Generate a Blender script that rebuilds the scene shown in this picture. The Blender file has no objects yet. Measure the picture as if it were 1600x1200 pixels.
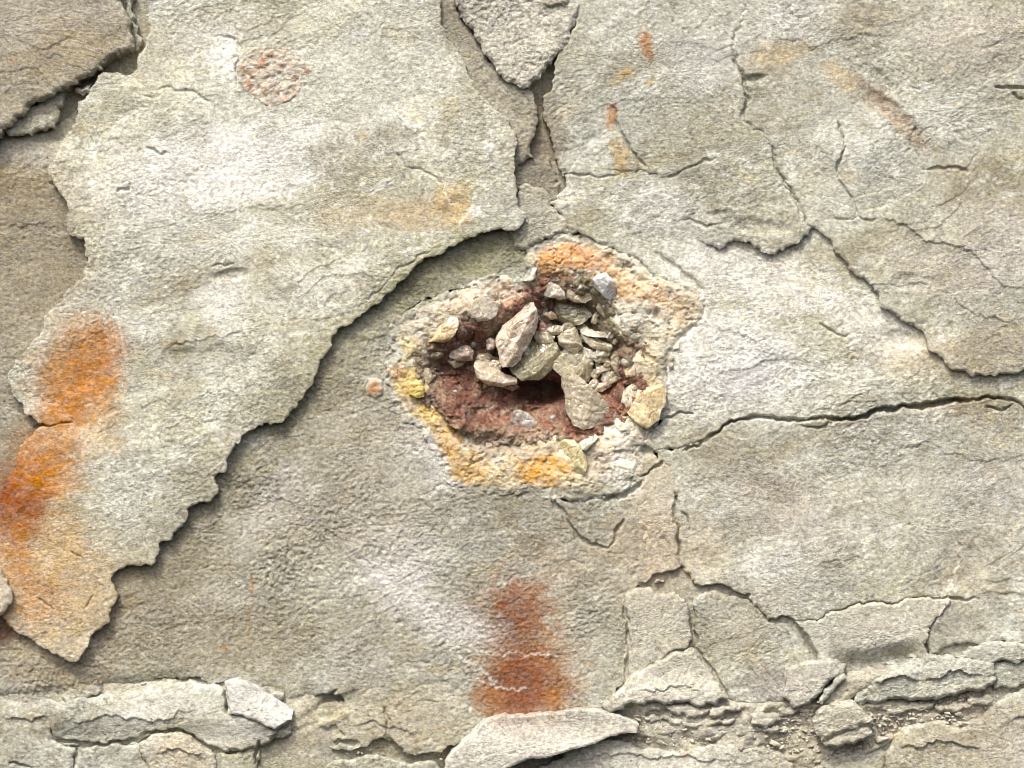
import bpy, math, random
import numpy as np

# ------------------------------------------------------------------ camera, sky, sun, exposure
scene = bpy.context.scene
MM = 0.001                      # one photograph pixel at the rock face is one millimetre
DIST = 5000.0                   # camera distance in mm
cam_d = bpy.data.cameras.new('camera')
cam = bpy.data.objects.new('camera', cam_d)
scene.collection.objects.link(cam)
cam.location = (0, -DIST * MM, 0)
cam.rotation_euler = (math.radians(90), 0, 0)
cam_d.sensor_width = 36
cam_d.lens = 36 * DIST / 1600.0
cam_d.clip_start = 0.05
cam_d.clip_end = 500
scene.camera = cam

SUN = np.array([-0.22, -0.56, 0.80]); SUN /= np.linalg.norm(SUN)
el = math.asin(SUN[2]); az = math.atan2(SUN[0], SUN[1])
world = bpy.data.worlds.new("World")
scene.world = world
world.use_nodes = True
wn = world.node_tree
for n in list(wn.nodes): wn.nodes.remove(n)
sky = wn.nodes.new('ShaderNodeTexSky')
sky.sky_type = 'NISHITA'
sky.sun_disc = False
sky.sun_elevation = el
sky.sun_rotation = az
sky.air_density = 0.7
sky.dust_density = 6.0
sky.ozone_density = 0.3
bg = wn.nodes.new('ShaderNodeBackground')
bg.inputs[1].default_value = 0.15
wo = wn.nodes.new('ShaderNodeOutputWorld')
wn.links.new(sky.outputs[0], bg.inputs[0])
wn.links.new(bg.outputs[0], wo.inputs[0])

from mathutils import Vector
sd = bpy.data.lights.new('sun', 'SUN')
sd.energy = 1.5
sd.angle = math.radians(10)
sd.color = (1.0, 0.975, 0.88)
so = bpy.data.objects.new('sun', sd)
so.rotation_euler = Vector(SUN).to_track_quat('Z', 'Y').to_euler()
so.location = tuple(SUN * 6)
scene.collection.objects.link(so)

vs = scene.view_settings
vs.view_transform = 'Standard'; vs.look = 'None'; vs.exposure = 0.62; vs.gamma = 1
vs.use_curve_mapping = False
scene.render.engine = 'CYCLES'
scene.cycles.filter_width = 0.9

# ------------------------------------------------------------------ noise
rng = np.random.RandomState(7)
PERM = rng.permutation(4096)
GA = rng.rand(4096) * 2 * math.pi
GX, GY = np.cos(GA), np.sin(GA)

def _h(ix, iy, s):
    return PERM[(PERM[(PERM[(ix + s * 131) & 4095] + iy) & 4095] + s * 17) & 4095]

def gnoise(x, y, s=0):
    x0 = np.floor(x).astype(np.int64); y0 = np.floor(y).astype(np.int64)
    fx = x - x0; fy = y - y0
    u = fx * fx * fx * (fx * (fx * 6 - 15) + 10); v = fy * fy * fy * (fy * (fy * 6 - 15) + 10)
    def g(i, j):
        h = _h(x0 + i, y0 + j, s)
        return GX[h] * (fx - i) + GY[h] * (fy - j)
    a = g(0, 0); b = g(1, 0); c = g(0, 1); d = g(1, 1)
    return (a + (b - a) * u + ((c + (d - c) * u) - (a + (b - a) * u)) * v) * 1.5

def fbm(x, y, wl, octv, s=0, gain=0.5):
    o = np.zeros_like(x, dtype=float); a = 1.0; t = 0
    for k in range(octv):
        o += a * gnoise(x / wl + 13.7 * k, y / wl - 7.1 * k, s + k); t += a
        a *= gain; wl *= 0.5
    return o / t * 1.4

def facets(x, y, cell, s=0, tilt=0.5, rise=0.5):
    """tilted crystal faces: the highest of the nearby random planes"""
    gx = np.floor(x / cell).astype(np.int64); gy = np.floor(y / cell).astype(np.int64)
    best = np.full(x.shape, -1e9)
    for i in (-1, 0, 1):
        for j in (-1, 0, 1):
            h = _h(gx + i, gy + j, s); h2 = _h(gx + i, gy + j, s + 5); h3 = _h(gx + i, gy + j, s + 9)
            cx = (gx + i + 0.5 + (h / 4096. - .5) * .9) * cell; cy = (gy + j + 0.5 + (h2 / 4096. - .5) * .9) * cell
            r = np.hypot(x - cx, y - cy)
            pl = ((x - cx) * GX[h2] + (y - cy) * GY[h2]) * tilt - r * 0.9 + (h3 / 4096.) * rise * cell
            best = np.maximum(best, pl)
    return best / cell

def sstep(a, b, x):
    t = np.clip((x - a) / (b - a), 0, 1)
    return t * t * (3 - 2 * t)

# ------------------------------------------------------------------ outlines
def rough_line(pts, closed, amp=0.16, seg=5.0):
    out = []
    n = len(pts)
    for i in range(n if closed else n - 1):
        a = pts[i]; b = pts[(i + 1) % n]
        key = int(abs(a[0] * 73 + b[0] * 73 + a[1] * 191 + b[1] * 191 + a[0] * b[0] * 3)) % 1000003
        r = random.Random(key)
        flip = (a > b)
        p, q = (b, a) if flip else (a, b)
        L = [p, q]
        while math.hypot(L[1][0] - L[0][0], L[1][1] - L[0][1]) > seg:
            M = [L[0]]
            for k in range(len(L) - 1):
                dx = L[k + 1][0] - L[k][0]; dy = L[k + 1][1] - L[k][1]
                d = math.hypot(dx, dy)
                o = max(-3.5, min(3.5, r.gauss(0, amp * d))) if d < 150 else r.gauss(0, 3)
                o /= max(d, 1e-6)
                t = r.uniform(.42, .58)
                M.append((L[k][0] + dx * t - dy * o, L[k][1] + dy * t + dx * o)); M.append(L[k + 1])
            L = M
        if flip: L = L[::-1]
        out += L[:-1]
    if not closed: out.append(pts[-1])
    return out

def fill(loops, xs, ys):
    m = np.zeros((len(ys), len(xs)), bool)
    P = []; Q = []
    for lp in loops:
        a = np.array(lp, float); P.append(a); Q.append(np.roll(a, -1, 0))
    P = np.concatenate(P); Q = np.concatenate(Q)
    for j, y in enumerate(ys):
        c = (P[:, 1] <= y) != (Q[:, 1] <= y)
        if not c.any(): continue
        a = P[c]; b = Q[c]
        xc = np.sort(a[:, 0] + (y - a[:, 1]) / (b[:, 1] - a[:, 1]) * (b[:, 0] - a[:, 0]))
        for k in range(0, len(xc) - 1, 2):
            i0 = np.searchsorted(xs, xc[k]); i1 = np.searchsorted(xs, xc[k + 1])
            m[j, i0:i1] = True
    return m

def seg_field(polys, xs, ys, R):
    """distance and nearest point to polylines inside radius R; side>0 is right of the direction of travel on the picture"""
    D = np.full((len(ys), len(xs)), 1e6); NX = np.zeros_like(D); NY = np.zeros_like(D); SD = np.zeros_like(D); T = np.zeros_like(D)
    for closed, lp in polys:
        n = len(lp); m = n if closed else n - 1
        for i in range(m):
            ax, ay = lp[i]; bx, by = lp[(i + 1) % n]
            i0 = np.searchsorted(xs, min(ax, bx) - R); i1 = np.searchsorted(xs, max(ax, bx) + R)
            j0 = np.searchsorted(ys, min(ay, by) - R); j1 = np.searchsorted(ys, max(ay, by) + R)
            if i1 <= i0 or j1 <= j0: continue
            X = xs[None, i0:i1]; Y = ys[j0:j1, None]
            dx = bx - ax; dy = by - ay; L2 = dx * dx + dy * dy + 1e-9
            t = np.clip(((X - ax) * dx + (Y - ay) * dy) / L2, 0, 1)
            px = ax + t * dx; py = ay + t * dy
            d = np.hypot(X - px, Y - py)
            w = D[j0:j1, i0:i1]; k = d < w
            w[k] = d[k]
            NX[j0:j1, i0:i1][k] = np.broadcast_to(px, d.shape)[k]; NY[j0:j1, i0:i1][k] = np.broadcast_to(py, d.shape)[k]
            SD[j0:j1, i0:i1][k] = (dx * (Y - ay) - dy * (X - ax))[k] if True else 0
            T[j0:j1, i0:i1][k] = ((i + t) / m)[k]
    return D, NX, NY, SD, T

# ------------------------------------------------------------------ shared relief fields (px space, 2 px raster)
S = 1.6
FX = np.arange(-160, 1762, S); FY = np.arange(-160, 1340, S)
GXX, GYY = np.meshgrid(FX, FY)
th = math.radians(14)
U = GXX * math.cos(th) - GYY * math.sin(th)        # along the bedding streaks, rising to the right
V = GXX * math.sin(th) + GYY * math.cos(th)
wx = fbm(GXX, GYY, 90, 3, 40) * 22; wy = fbm(GXX, GYY, 90, 3, 50) * 14
Uw, Vw = U + wx, V + wy
relief = fbm(GXX, GYY, 420, 3, 1) * 9.0
relief += fbm(Uw * 0.5, Vw, 90, 3, 4) * 2.4
tn = fbm(Uw * 0.45, Vw, 190, 5, 8, .55) * 3.2
fr = tn - np.floor(tn)
ledge = np.where(fr < 0.965, fr / 0.965, (1 - fr) / 0.035)
patch = sstep(.0, .3, fbm(GXX, GYY, 260, 3, 20))
relief += ledge * 1.3 * patch
tn2 = fbm(Uw * 0.4, Vw, 70, 4, 28, .6) * 2.6
fr2 = tn2 - np.floor(tn2)
relief += np.where(fr2 < 0.95, fr2 / 0.95, (1 - fr2) / 0.05) * .45 * sstep(-.1, .5, fbm(GXX, GYY, 170, 3, 60))
rough = 0.65 + 0.55 * fbm(GXX, GYY, 240, 3, 33)
rough = np.clip(rough, .35, 1.3)
grit = sstep(-.35, .4, fbm(Uw * .7, Vw, 150, 4, 301, .6))           # 0 worn smooth, 1 gritty
fine = (fbm(U * 0.8, V, 16, 3, 12, .85) * .95 + fbm(GXX, GYY, 6.5, 2, 17, .85) * 1.3) * (.35 + .9 * grit)
scr = fbm(Uw * .16, Vw, 9, 2, 311); fine += np.minimum(0, -(sstep(.3, .55, scr)) * .45 * sstep(.0, .3, fbm(GXX, GYY, 120, 2, 313)))
pitn = fbm(Uw * .7, Vw, 14, 2, 77)
fine -= sstep(.35, .75, pitn) * 1.1

GROOVES = [   # points, half width, depth, power
 ([(55,666),(72,666),(90,663),(112,660)], 3, 7, 1),
 ([(1100,690),(1130,665),(1160,655),(1200,652),(1240,655),(1290,652)], 4, 12, 1),
 ([(1290,652),(1310,655),(1350,650),(1375,640),(1410,633),(1450,632),(1480,627),(1520,625)], 5.5, 22, 1),
 ([(1520,625),(1560,622),(1585,625),(1600,635),(1625,645)], 4, 12, 1),
 ([(1070,704),(1085,697),(1100,690)], 3, 8, 1),
 ([(1250,664),(1282,668),(1305,660)], 2.5, 6, 1),
 ([(1540,636),(1565,642),(1582,632)], 2.5, 6, 1),
 ([(1022,655),(1050,652),(1085,646)], 2.5, 6, 1),
 ([(1310,190),(1318,215),(1316,240),(1309,258),(1308,278)], 2.6, 7, 1),
 ([(1309,275),(1328,305),(1340,338)], 3, 4, 1),
 ([(1300,341),(1340,338),(1372,343)], 3, 3, 1),
 ([(1555,135),(1580,137),(1605,138)], 3.5, 8, 1),
 ([(1583,144),(1600,155)], 3, 7, 1),
 ([(1280,503),(1300,517),(1322,526)], 3, 5, 1),
 ([(1045,278),(1072,263),(1100,250),(1120,246)], 3, 4, 1),
 ([(958,168),(968,205),(985,235),(1010,262)], 3.2, 6, 1),
 ([(880,272),(920,272),(965,275)], 2.5, 4, 1),
 ([(1145,80),(1150,100),(1162,120),(1166,140),(1170,155),(1165,168),(1162,190)], 4, 7, 1),
 ([(1203,225),(1212,255),(1225,280),(1238,305),(1250,330),(1258,347)], 4, 6, 1),
 ([(1066,118+225),(1088,348),(1110,352),(1135,348)], 3, 3, 1),
 ([(1003,914),(1020,908),(1040,900),(1067,888)], 6, 14, 1),
 ([(1085,915),(1110,918),(1130,917),(1150,928),(1170,931)], 4.5, 16, 1),
 ([(1205,970),(1222,966),(1238,971),(1250,985),(1262,1005),(1275,1030)], 5, 18, 1),
 ([(1240,972),(1270,970),(1300,955),(1330,947),(1400,943),(1430,935),(1450,932),(1490,935),(1530,936)], 2.6, 7, 1),
 ([(1078,930),(1083,955),(1081,985),(1086,1005),(1078,1018)], 4.5, 15, 1),
 ([(1088,1015),(1105,1040),(1125,1068),(1135,1085)], 3.5, 10, 1),
 ([(1035,1032),(1060,1017),(1085,1013)], 3, 8, 1),
 ([(976,950),(982,1000),(979,1062)], 4, 9, 1),
 ([(1055,770),(1056,800),(1060,835),(1062,870)], 5, 8, 1),
 ([(1065,800),(1076,815),(1079,832)], 2.5, 5, 1),
 ([(830,768),(862,778),(880,800),(895,825),(915,846),(950,857)], 5, 7, 1),
 ([(950,857),(963,838),(975,812)], 2.8, 6, 1),
 ([(945,782),(975,775),(1003,752)], 5, 8, 1),
 ([(230,230),(245,238),(262,239)], 2.8, 4, 1),
 ([(183,300),(203,297),(201,285)], 3, 4, 1),
 ([(240,142),(262,136),(290,141),(318,155),(332,165)], 2.8, 3, 1),
 ([(340,55),(362,60),(374,72),(368,100),(374,140)], 3, 3.5, 1),
 ([(618,238),(640,262),(690,286)], 3, 3, 1),
 ([(110,862),(128,870)], 2.5, 3, 1),
 ([(330,418),(350,416),(366,412)], 2.5, 3, 1),
 ([(134,950),(140,940),(147,930)], 2.5, 3, 1),
 ([(60,935),(80,948),(88,952)], 2.5, 2.5, 1),
 ([(568,470),(600,446),(640,412),(680,388)], 2.5, 2.5, 1),
 ([(1420,135),(1440,140)], 3, 2, 1),
 ([(1440,266),(1470,264),(1515,268)], 4, 4, 1),
 ([(1415,240),(1430,200),(1445,235)], 3, 3, 1),
 ([(1000,745),(1015,735),(1036,722)], 4, 8, 1),
 ([(158,1076),(176,1081),(200,1076),(235,1066)], 6, 18, 1), ([(352,1076),(355,1092),(356,1112)], 4, 14, 1), ([(432,1141),(446,1134),(456,1127)], 4, 14, 1),
 ([(85,1155),(125,1164),(200,1160),(218,1154)], 4, 12, 1), ([(218,1154),(243,1142),(275,1140),(300,1149),(320,1166),(345,1174)], 4, 14, 1), ([(14,1192),(30,1196),(50,1200)], 4, 8, 1), ([(120,1166),(119,1200)], 3.5, 6, 1),
 ([(455,1120),(475,1104),(500,1090),(525,1078)], 4, 9, 1), ([(405,1158),(402,1195)], 4, 9, 1), ([(500,1172),(530,1158),(560,1162)], 5, 10, 1), ([(605,1150),(618,1168),(630,1180),(650,1186),(690,1180)], 6, 14, 1), ([(600,1105),(608,1125),(604,1148)], 3, 5, 1),
 # broad bevelled undersides
 ([(1290,1034),(1330,1040),(1370,1036),(1410,1030),(1448,1024)], 26, 24, 1.5),
 ([(120,1078),(200,1074),(260,1066),(340,1068)], 22, 12, 1.5),
 ([(380,1072),(420,1085),(450,1110),(500,1085)], 26, 14, 1.5),
 ([(-20,1085),(60,1092),(130,1085)], 20, 12, 1.5),
]
HOLLOWS = [   # centre, radii, angle, depth
 (1180,123, 18, 8, -8, 8), (1012,706, 11, 10, 30, 16), (745,400, 70, 26, -30, 4), (1410,530+0, 40, 14, 15, 4),
 (1395,175, 60, 14, 40, 5), (1375,125, 36, 14, 40, 4), (1340,20, 40, 16, 60, 4), (1180,355, 60, 14, 5, 3), (1130,338,26,12,0,3),
 (715,325, 34, 22, -20, 4), (960,410, 80, 9, 34, 6), (1060,425, 50, 8, 38, 5), (1430,440, 45, 16, 0, 4),
 (360,430, 30, 10, -10, 5), (1500,880, 40, 60, 30, 5), (330,575, 90, 40, -10, 4), (510,1110,60,18,-25,9),
]
STEPS = [     # points, rise on the upper / left side, reach
 ([(90,1130),(160,1118),(240,1128),(320,1108)],4,25),([(240,1178),(280,1168),(325,1182)],4,20),([(415,1150),(470,1134),(540,1128)],5,25),([(545,1140),(590,1128),(660,1152)],4,25),([(0,1120),(50,1128),(80,1118)],4,25),
 ([(1360,1070),(1400,1058),(1440,1064)],6,25),([(1440,1064),(1480,1050),(1540,1060)],6,25),([(1560,1140),(1600,1120),(1700,1110)],4,30),([(1400,1170),(1460,1160),(1540,1176)],4,30),([(880,1190),(980,1176),(1100,1190),(1200,1186)],3,20),([(990,1080),(1050,1072),(1110,1080)],5,20),
 ([(1342,338),(1400,350),(1440,372),(1500,384),(1560,440),(1620,452)], 4.0, 45),
 ([(1200,60),(1260,70),(1330,60),(1420,40)], 2.5, 40),
 ([(1430,110),(1480,150),(1550,170),(1620,165)], -3.0, 45),
 ([(900,180),(960,165),(1030,150),(1110,160)], 1.6, 40),
 ([(1120,420),(1180,440),(1260,450),(1330,470)], -1.8, 45),
 ([(1080,500),(1150,520),(1240,560),(1330,560)], 1.6, 45),
 ([(1380,700),(1450,690),(1540,720),(1640,700)], 2.4, 50),
 ([(1100,880),(1180,840),(1260,850),(1340,830)], -2.0, 45),
 ([(280,330),(350,335),(440,320),(520,330)], 2.0, 40),
 ([(130,420),(180,450),(200,500)], -2.0, 35),
 ([(560,60),(590,45),(640,50),(660,70)], 2.2, 30),
 ([(400,720),(440,735),(500,720),(560,740)], -2.0, 35),
 ([(190,960),(260,975),(330,960),(430,990)], 2.4, 40),
 ([(0,340),(40,352),(100,345)], 2.6, 30),([(0,470),(50,460),(90,480)], -2.6, 30),([(20,60),(60,75),(130,60)], 2.6, 30),
 ([(250,548),(290,532),(340,525),(384,520),(380,562)], 4.0, 40),
 ([(1490,820),(1502,850),(1500,885),(1480,930),(1455,972),(1447,1000)], 5.5, 40),
 ([(1120,660),(1150,680),(1200,710),(1260,745),(1330,775)], -3.5, 50),
 ([(1330,150),(1360,175),(1400,215),(1430,240)], -3.5, 30),
 ([(600,165),(660,215),(700,270)], 2.0, 50),
 ([(460,690),(560,700),(640,690)], -2.0, 40),
 ([(300,880),(340,890),(440,870)], 2.0, 30),
 ([(1325,20),(1345,50),(1360,90)], -3, 20),
 ([(1480,460),(1520,490),(1600,500)], 3, 40),
 ([(1350,440),(1400,447),(1440,440),(1455,460)], 3, 20),
]
grv = np.zeros_like(GXX)
for pts, w, dep, pw in GROOVES:
    D, _, _, _, T = seg_field([(False, rough_line(pts, False, .10, 6))], FX, FY, w * 1.8)
    endf = np.clip(np.minimum(T, 1 - T) * 7 + .3, 0, 1) if w < 15 else np.clip(np.minimum(T, 1 - T) * 4, 0, 1)
    wv = (w * .82 if w < 15 else w) * (0.55 + 0.9 * (gnoise(GXX / 27, GYY / 27, 3) + .5)) if w < 15 else w
    prof = np.clip(1 - D / np.maximum(wv, .5), 0, 1)
    grv = np.maximum(grv, dep * endf * np.where(prof > 0, np.minimum(prof * (1.7 if w < 15 else 1), 1) ** pw, 0))
for cx, cy, rx, ry, ang, dep in HOLLOWS:
    a = math.radians(-ang * -1)
    dx = GXX - cx; dy = GYY - cy
    u = dx * math.cos(a) + dy * math.sin(a); v = -dx * math.sin(a) + dy * math.cos(a)
    r = np.sqrt((u / rx) ** 2 + (v / ry) ** 2) + 0.25 * fbm(GXX, GYY, 30, 2, 91)
    relief -= dep * sstep(1.15, .45, r)
for pts, rise, reach in STEPS:
    D, _, _, SD, T = seg_field([(False, rough_line(pts, False, .16, 6))], FX, FY, reach)
    e = np.clip(np.minimum(T, 1 - T) * 5, 0, 1)
    s_ = np.where(SD < 0, 1.0, 0.0)
    relief += rise * (.62 if pts[0][1] < 1000 else 1.0) * e * s_ * np.clip(1 - D / reach, 0, 1) ** 1.3 * (D < 1e5)

# ------------------------------------------------------------------ rock colour (stone tones and stains, plus some overhang and channel shade painted in)
BUFF = np.array([0.425, 0.405, 0.315]); GREY = np.array([0.455, 0.445, 0.38]); PALE = np.array([0.60, 0.59, 0.53]); BROWN = np.array([0.285, 0.245, 0.16])
ORANGE = (0.37, 0.155, 0.028); RUST = (0.21, 0.06, 0.018); TAN = (0.43, 0.29, 0.13); OCHRE = (0.46, 0.33, 0.13)
DUSK = (0.30, 0.28, 0.21); WHITE = (0.72, 0.72, 0.69); RED = (0.26, 0.066, 0.016)
STAINS_SHADE = [    # x, y, rx, ry, angle, colour, strength, raggedness; a few entries paint in shade
 (82,935,130,125,-25,TAN,.62,.4), (60,800,75,150,-8,TAN,.65,.4), (125,655,75,85,-25,TAN,.6,.5),
 (138,548,66,62,-30,ORANGE,.9,.4), (115,600,66,70,-30,ORANGE,.92,.4), (95,645,40,30,0,ORANGE,.7,.4),(60,700,40,45,-30,ORANGE,.45,.5),
 (40,752,58,52,-40,ORANGE,.6,.4),(28,762,55,58,-50,RUST,.9,.45), (15,810,60,50,-20,RUST,.7,.6),(70,720,60,60,-30,ORANGE,.6,.5),(60,740,40,40,0,ORANGE,.5,.5), (25,860,35,80,0,ORANGE,.5,.6), (60,940,50,40,0,ORANGE,.35,.6),(0,990,28,22,0,RUST,.7,.4),
 (810,975,92,115,0,TAN,.4,.8), (828,1055,84,90,0,ORANGE,.75,.5), (808,985,52,84,6,RED,.6,1.1), (815,1075,66,62,0,RED,.97,.45), (800,1090,56,40,0,RUST,.6,.5), (822,945,50,46,0,RED,.4,1.2),(800,930,30,30,0,RED,.35,.9),(740,960,60,40,0,RED,.25,1.3),(860,900,50,40,0,ORANGE,.2,1.3),(760,1090,30,30,0,ORANGE,.5,1.0),(868,1090,22,30,0,ORANGE,.6,.9),
 (1008,68,12,26,-10,ORANGE,.75,1.2),(1015,88,8,9,0,ORANGE,.7,.5),(975,118,20,9,-35,OCHRE,.7,1.0),(955,185,9,26,12,ORANGE,.75,1.1),(968,243,12,30,-15,OCHRE,.7,1.2),(1015,128,12,6,-30,OCHRE,.5,.5),
 (710,320,34,38,-20,OCHRE,.65,.6),(655,335,70,26,-10,TAN,.45,.6),(560,330,90,30,-8,TAN,.25,.6),(745,330,14,14,0,WHITE,.6,.6),
 (320,60,90,40,0,WHITE,.3,.6),(350,90,30,40,0,WHITE,.4,.5),(300,270,190,75,-8,WHITE,.5,.7),(350,465,40,45,0,WHITE,.45,.6),(420,240,120,60,-8,WHITE,.28,.7),
 (560,55,16,10,0,(.5,.5,.52),.5,.4),(230,80,70,40,0,BUFF,.3,.5),
 (60,40,90,36,0,(0.5,.48,.42),.5,.6),(110,80,70,50,0,OCHRE,.35,.8),(60,120,110,60,-25,BROWN,.45,.6),(20,95,12,6,0,ORANGE,.5,.4),
 (50,420,110,190,0,BROWN,.62,.6),(20,290,60,40,0,OCHRE,.35,.7),(40,240,60,26,0,PALE,.5,.5),(60,360,50,15,0,PALE,.25,.6),
 (715,30,34,60,0,(.22,.19,.13),.7,.5),(830,250,50,110,0,DUSK,.75,.5),(770,140,60,60,45,DUSK,.4,.5),(850,235,36,90,0,(.25,.22,.16),.7,.5),  # shade of the sunken channel painted in as darker colour
 (1380,160,70,18,42,(.36,.28,.19),.7,.6),(1420,205,50,16,42,(.34,.26,.18),.6,.6),(1310,120,40,18,40,OCHRE,.4,.7),(1210,85,60,20,-10,OCHRE,.45,.7),
 (1240,25,60,40,0,WHITE,.35,.7),(1110,90,70,40,-10,(.47,.47,.45),.5,.6),(1355,40,50,60,50,BROWN,.35,.9),(1530,60,120,60,0,(.47,.43,.37),.5,.7),
 (1130,560,130,95,10,WHITE,.6,.7),(1170,430,130,50,12,WHITE,.5,.7),(1360,510,100,40,30,WHITE,.38,.6),(1170,590,60,40,-25,(.48,.49,.5),.5,.6),(1030,310,50,30,20,WHITE,.4,.6),
 (1460,560,120,40,0,TAN,.25,.7),(1460,420,90,50,20,(.47,.42,.34),.5,.6),(1570,380,80,80,0,(.43,.39,.33),.5,.7),(1570,530,60,40,0,(.42,.36,.27),.45,.7),(1510,300,60,60,0,BROWN,.22,.9),
 (1150,720,110,60,30,DUSK,.5,.7),(1230,800,110,60,20,(.44,.4,.34),.55,.8),(1210,900,70,60,0,WHITE,.35,.8),(1400,770,130,60,-10,BUFF,.35,.6),(1520,880,60,110,20,(.36,.32,.24),.5,.8),(1560,760,70,60,0,(.42,.4,.36),.4,.7),
 (1090,860,50,60,0,(.48,.41,.31),.5,.7),(1160,980,60,60,0,BROWN,.35,.8),(1210,1070,60,30,0,(.36,.34,.31),.6,.6),(1170,920,70,20,0,BUFF,.4,.6),
 (700,715,60,60,45,WHITE,.55,.8),(650,680,60,40,45,WHITE,.35,.9),(620,880,66,70,-45,WHITE,.62,.9),(690,965,105,36,20,WHITE,.75,.8),(590,860,50,40,0,WHITE,.25,.9),(400,740,80,60,0,(.6,.6,.57),.6,.9),(440,790,60,40,0,WHITE,.3,.9),
 (330,1000,210,60,0,BROWN,.45,.7),(250,920,140,80,-20,BROWN,.5,.7),(520,800,200,80,0,(.4,.365,.29),.5,.8),(600,1000,90,60,20,BROWN,.3,.8),(560,1040,60,40,0,(.5,.5,.47),.4,.8),
 (480,600,130,70,-45,(.25,.24,.15),.75,.7),(330,760,110,60,-45,(.26,.245,.165),.7,.8),(560,650,120,90,-30,(.33,.30,.21),.5,.9),(900,840,120,50,10,(.33,.29,.2),.45,.9),(660,440,150,40,-38,(.235,.235,.13),.75,.6),(770,400,70,36,-15,(.22,.225,.12),.75,.5),(400,730,90,30,-45,(.27,.26,.17),.5,.7),(250,880,60,60,-30,(.28,.26,.18),.5,.7),(100,1030,130,40,0,(.36,.32,.22),.6,.5),  # olive entries paint the shade under the huge slab's overhang
 (920,920,70,60,0,BUFF,.35,.7),(1000,860,60,90,0,(.44,.37,.27),.55,.6),(900,1000,30,60,0,BUFF,.3,.7),
 (393,912,3,32,-4,(.42,.2,.08),.6,.3),(350,1014,8,5,0,(.42,.2,.08),.5,.3),(390,960,3,50,2,(.42,.2,.08),.35,.5),
 (640,1120,110,60,0,OCHRE,.22,.7),(480,1120,90,50,0,(.42,.39,.27),.4,.7),(1480,1150,140,60,-15,OCHRE,.18,.7),(1560,1160,80,60,0,(.4,.35,.26),.4,.7),
 (230,1110,60,36,-20,PALE,.6,.6),(370,1145,70,22,-10,WHITE,.35,.5),(100,1060,100,30,0,BROWN,.5,.6),(280,1175,40,30,0,(.52,.45,.33),.5,.7),
 (1420,965,100,34,-10,(.52,.5,.43),.5,.6),(1560,720,60,50,0,GREY,.3,.7),(1480,640,60,20,0,TAN,.2,.6),
]
VEINS_LEDGES = [([(655,992),(700,1003),(735,1018),(790,1020),(850,1023),(870,1026)],2.0,.5),([(715,1020),(738,1036),(762,1055),(775,1064)],3.5,.6),([(640,1050),(700,1058),(760,1068),(800,1074),(822,1075)],2.2,.5),
         ([(355,520),(384,519),(384,502)],2.2,.5),([(290,532),(340,525),(384,520)],3.2,.45),([(745,305),(738,320),(728,338),(718,350)],2.4,.55),([(695,300),(702,318),(712,322)],2,.5),([(1490,830),(1502,855),(1495,900),(1455,972)],2,.3)]  # pale lines along ledges, chip edges and a ridge
VD = []
for pts, w, st in VEINS_LEDGES:
    D, *_ = seg_field([(False, rough_line(pts, False, .2, 5))], FX, FY, w * 2.5)
    VD.append((sstep(w, w * .3, D + 1.2 * gnoise(GXX / 6, GYY / 6, 2)) * st))
vein_ledge_f = np.max(VD, 0)
t1 = sstep(-.35, .35, fbm(Uw * .6, Vw, 210, 4, 101))
t2 = sstep(.0, .55, fbm(Uw * .55, Vw, 120, 5, 111, .6))
t3 = sstep(.12, .62, fbm(Uw * .6, Vw, 150, 5, 121, .6))
tint = BUFF + (GREY - BUFF) * t1[..., None]
tint += (PALE - tint) * (t2 * .62)[..., None]
tint += (BROWN - tint) * (t3 * .6)[..., None]
for wl, thr, col, st, sd_ in ((9, .22, (.66, .65, .6), .4, 461), (46, .22, (.66, .66, .60), .55, 401), (30, .30, (.24, .20, .13), .5, 411), (18, .30, (.70, .69, .63), .55, 421), (15, .30, (.22, .19, .13), .55, 431), (60, .30, (.42, .34, .20), .4, 441), (11, .34, (.2, .17, .11), .5, 451)):
    n_ = fbm(Uw * .7, Vw, wl, 4, sd_, .72)
    m_ = sstep(thr, thr + .13, n_) * st * sstep(-.2, .35, fbm(GXX, GYY, 180, 3, sd_ + 6))
    tint += (np.array(col) - tint) * m_[..., None]
tint *= np.array((.955, 1.0, .995))
ragged = fbm(Uw * .8, Vw, 34, 5, 141, .75) + .35 * fbm(Uw, Vw, 8, 2, 147, .8)
for sx, sy, rx, ry, ang, col, st, rg in STAINS_SHADE:
    R = max(rx, ry) * 1.7
    i0 = np.searchsorted(FX, sx - R); i1 = np.searchsorted(FX, sx + R); j0 = np.searchsorted(FY, sy - R); j1 = np.searchsorted(FY, sy + R)
    a = math.radians(ang); dx = GXX[j0:j1, i0:i1] - sx; dy = GYY[j0:j1, i0:i1] - sy
    u = dx * math.cos(a) + dy * math.sin(a); v = -dx * math.sin(a) + dy * math.cos(a)
    r = np.sqrt((u / rx) ** 2 + (v / ry) ** 2) + rg * .75 * ragged[j0:j1, i0:i1]
    m = sstep(1.35, .35, r) * st
    w = tint[j0:j1, i0:i1]; w += (np.array(col) - w) * m[..., None]
tint += (np.array((.80, .78, .70)) - tint) * vein_ledge_f[..., None]
blot = fbm(Uw * .7, Vw, 40, 4, 171, .65)
tint *= (1 + .16 * blot)[..., None]

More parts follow.
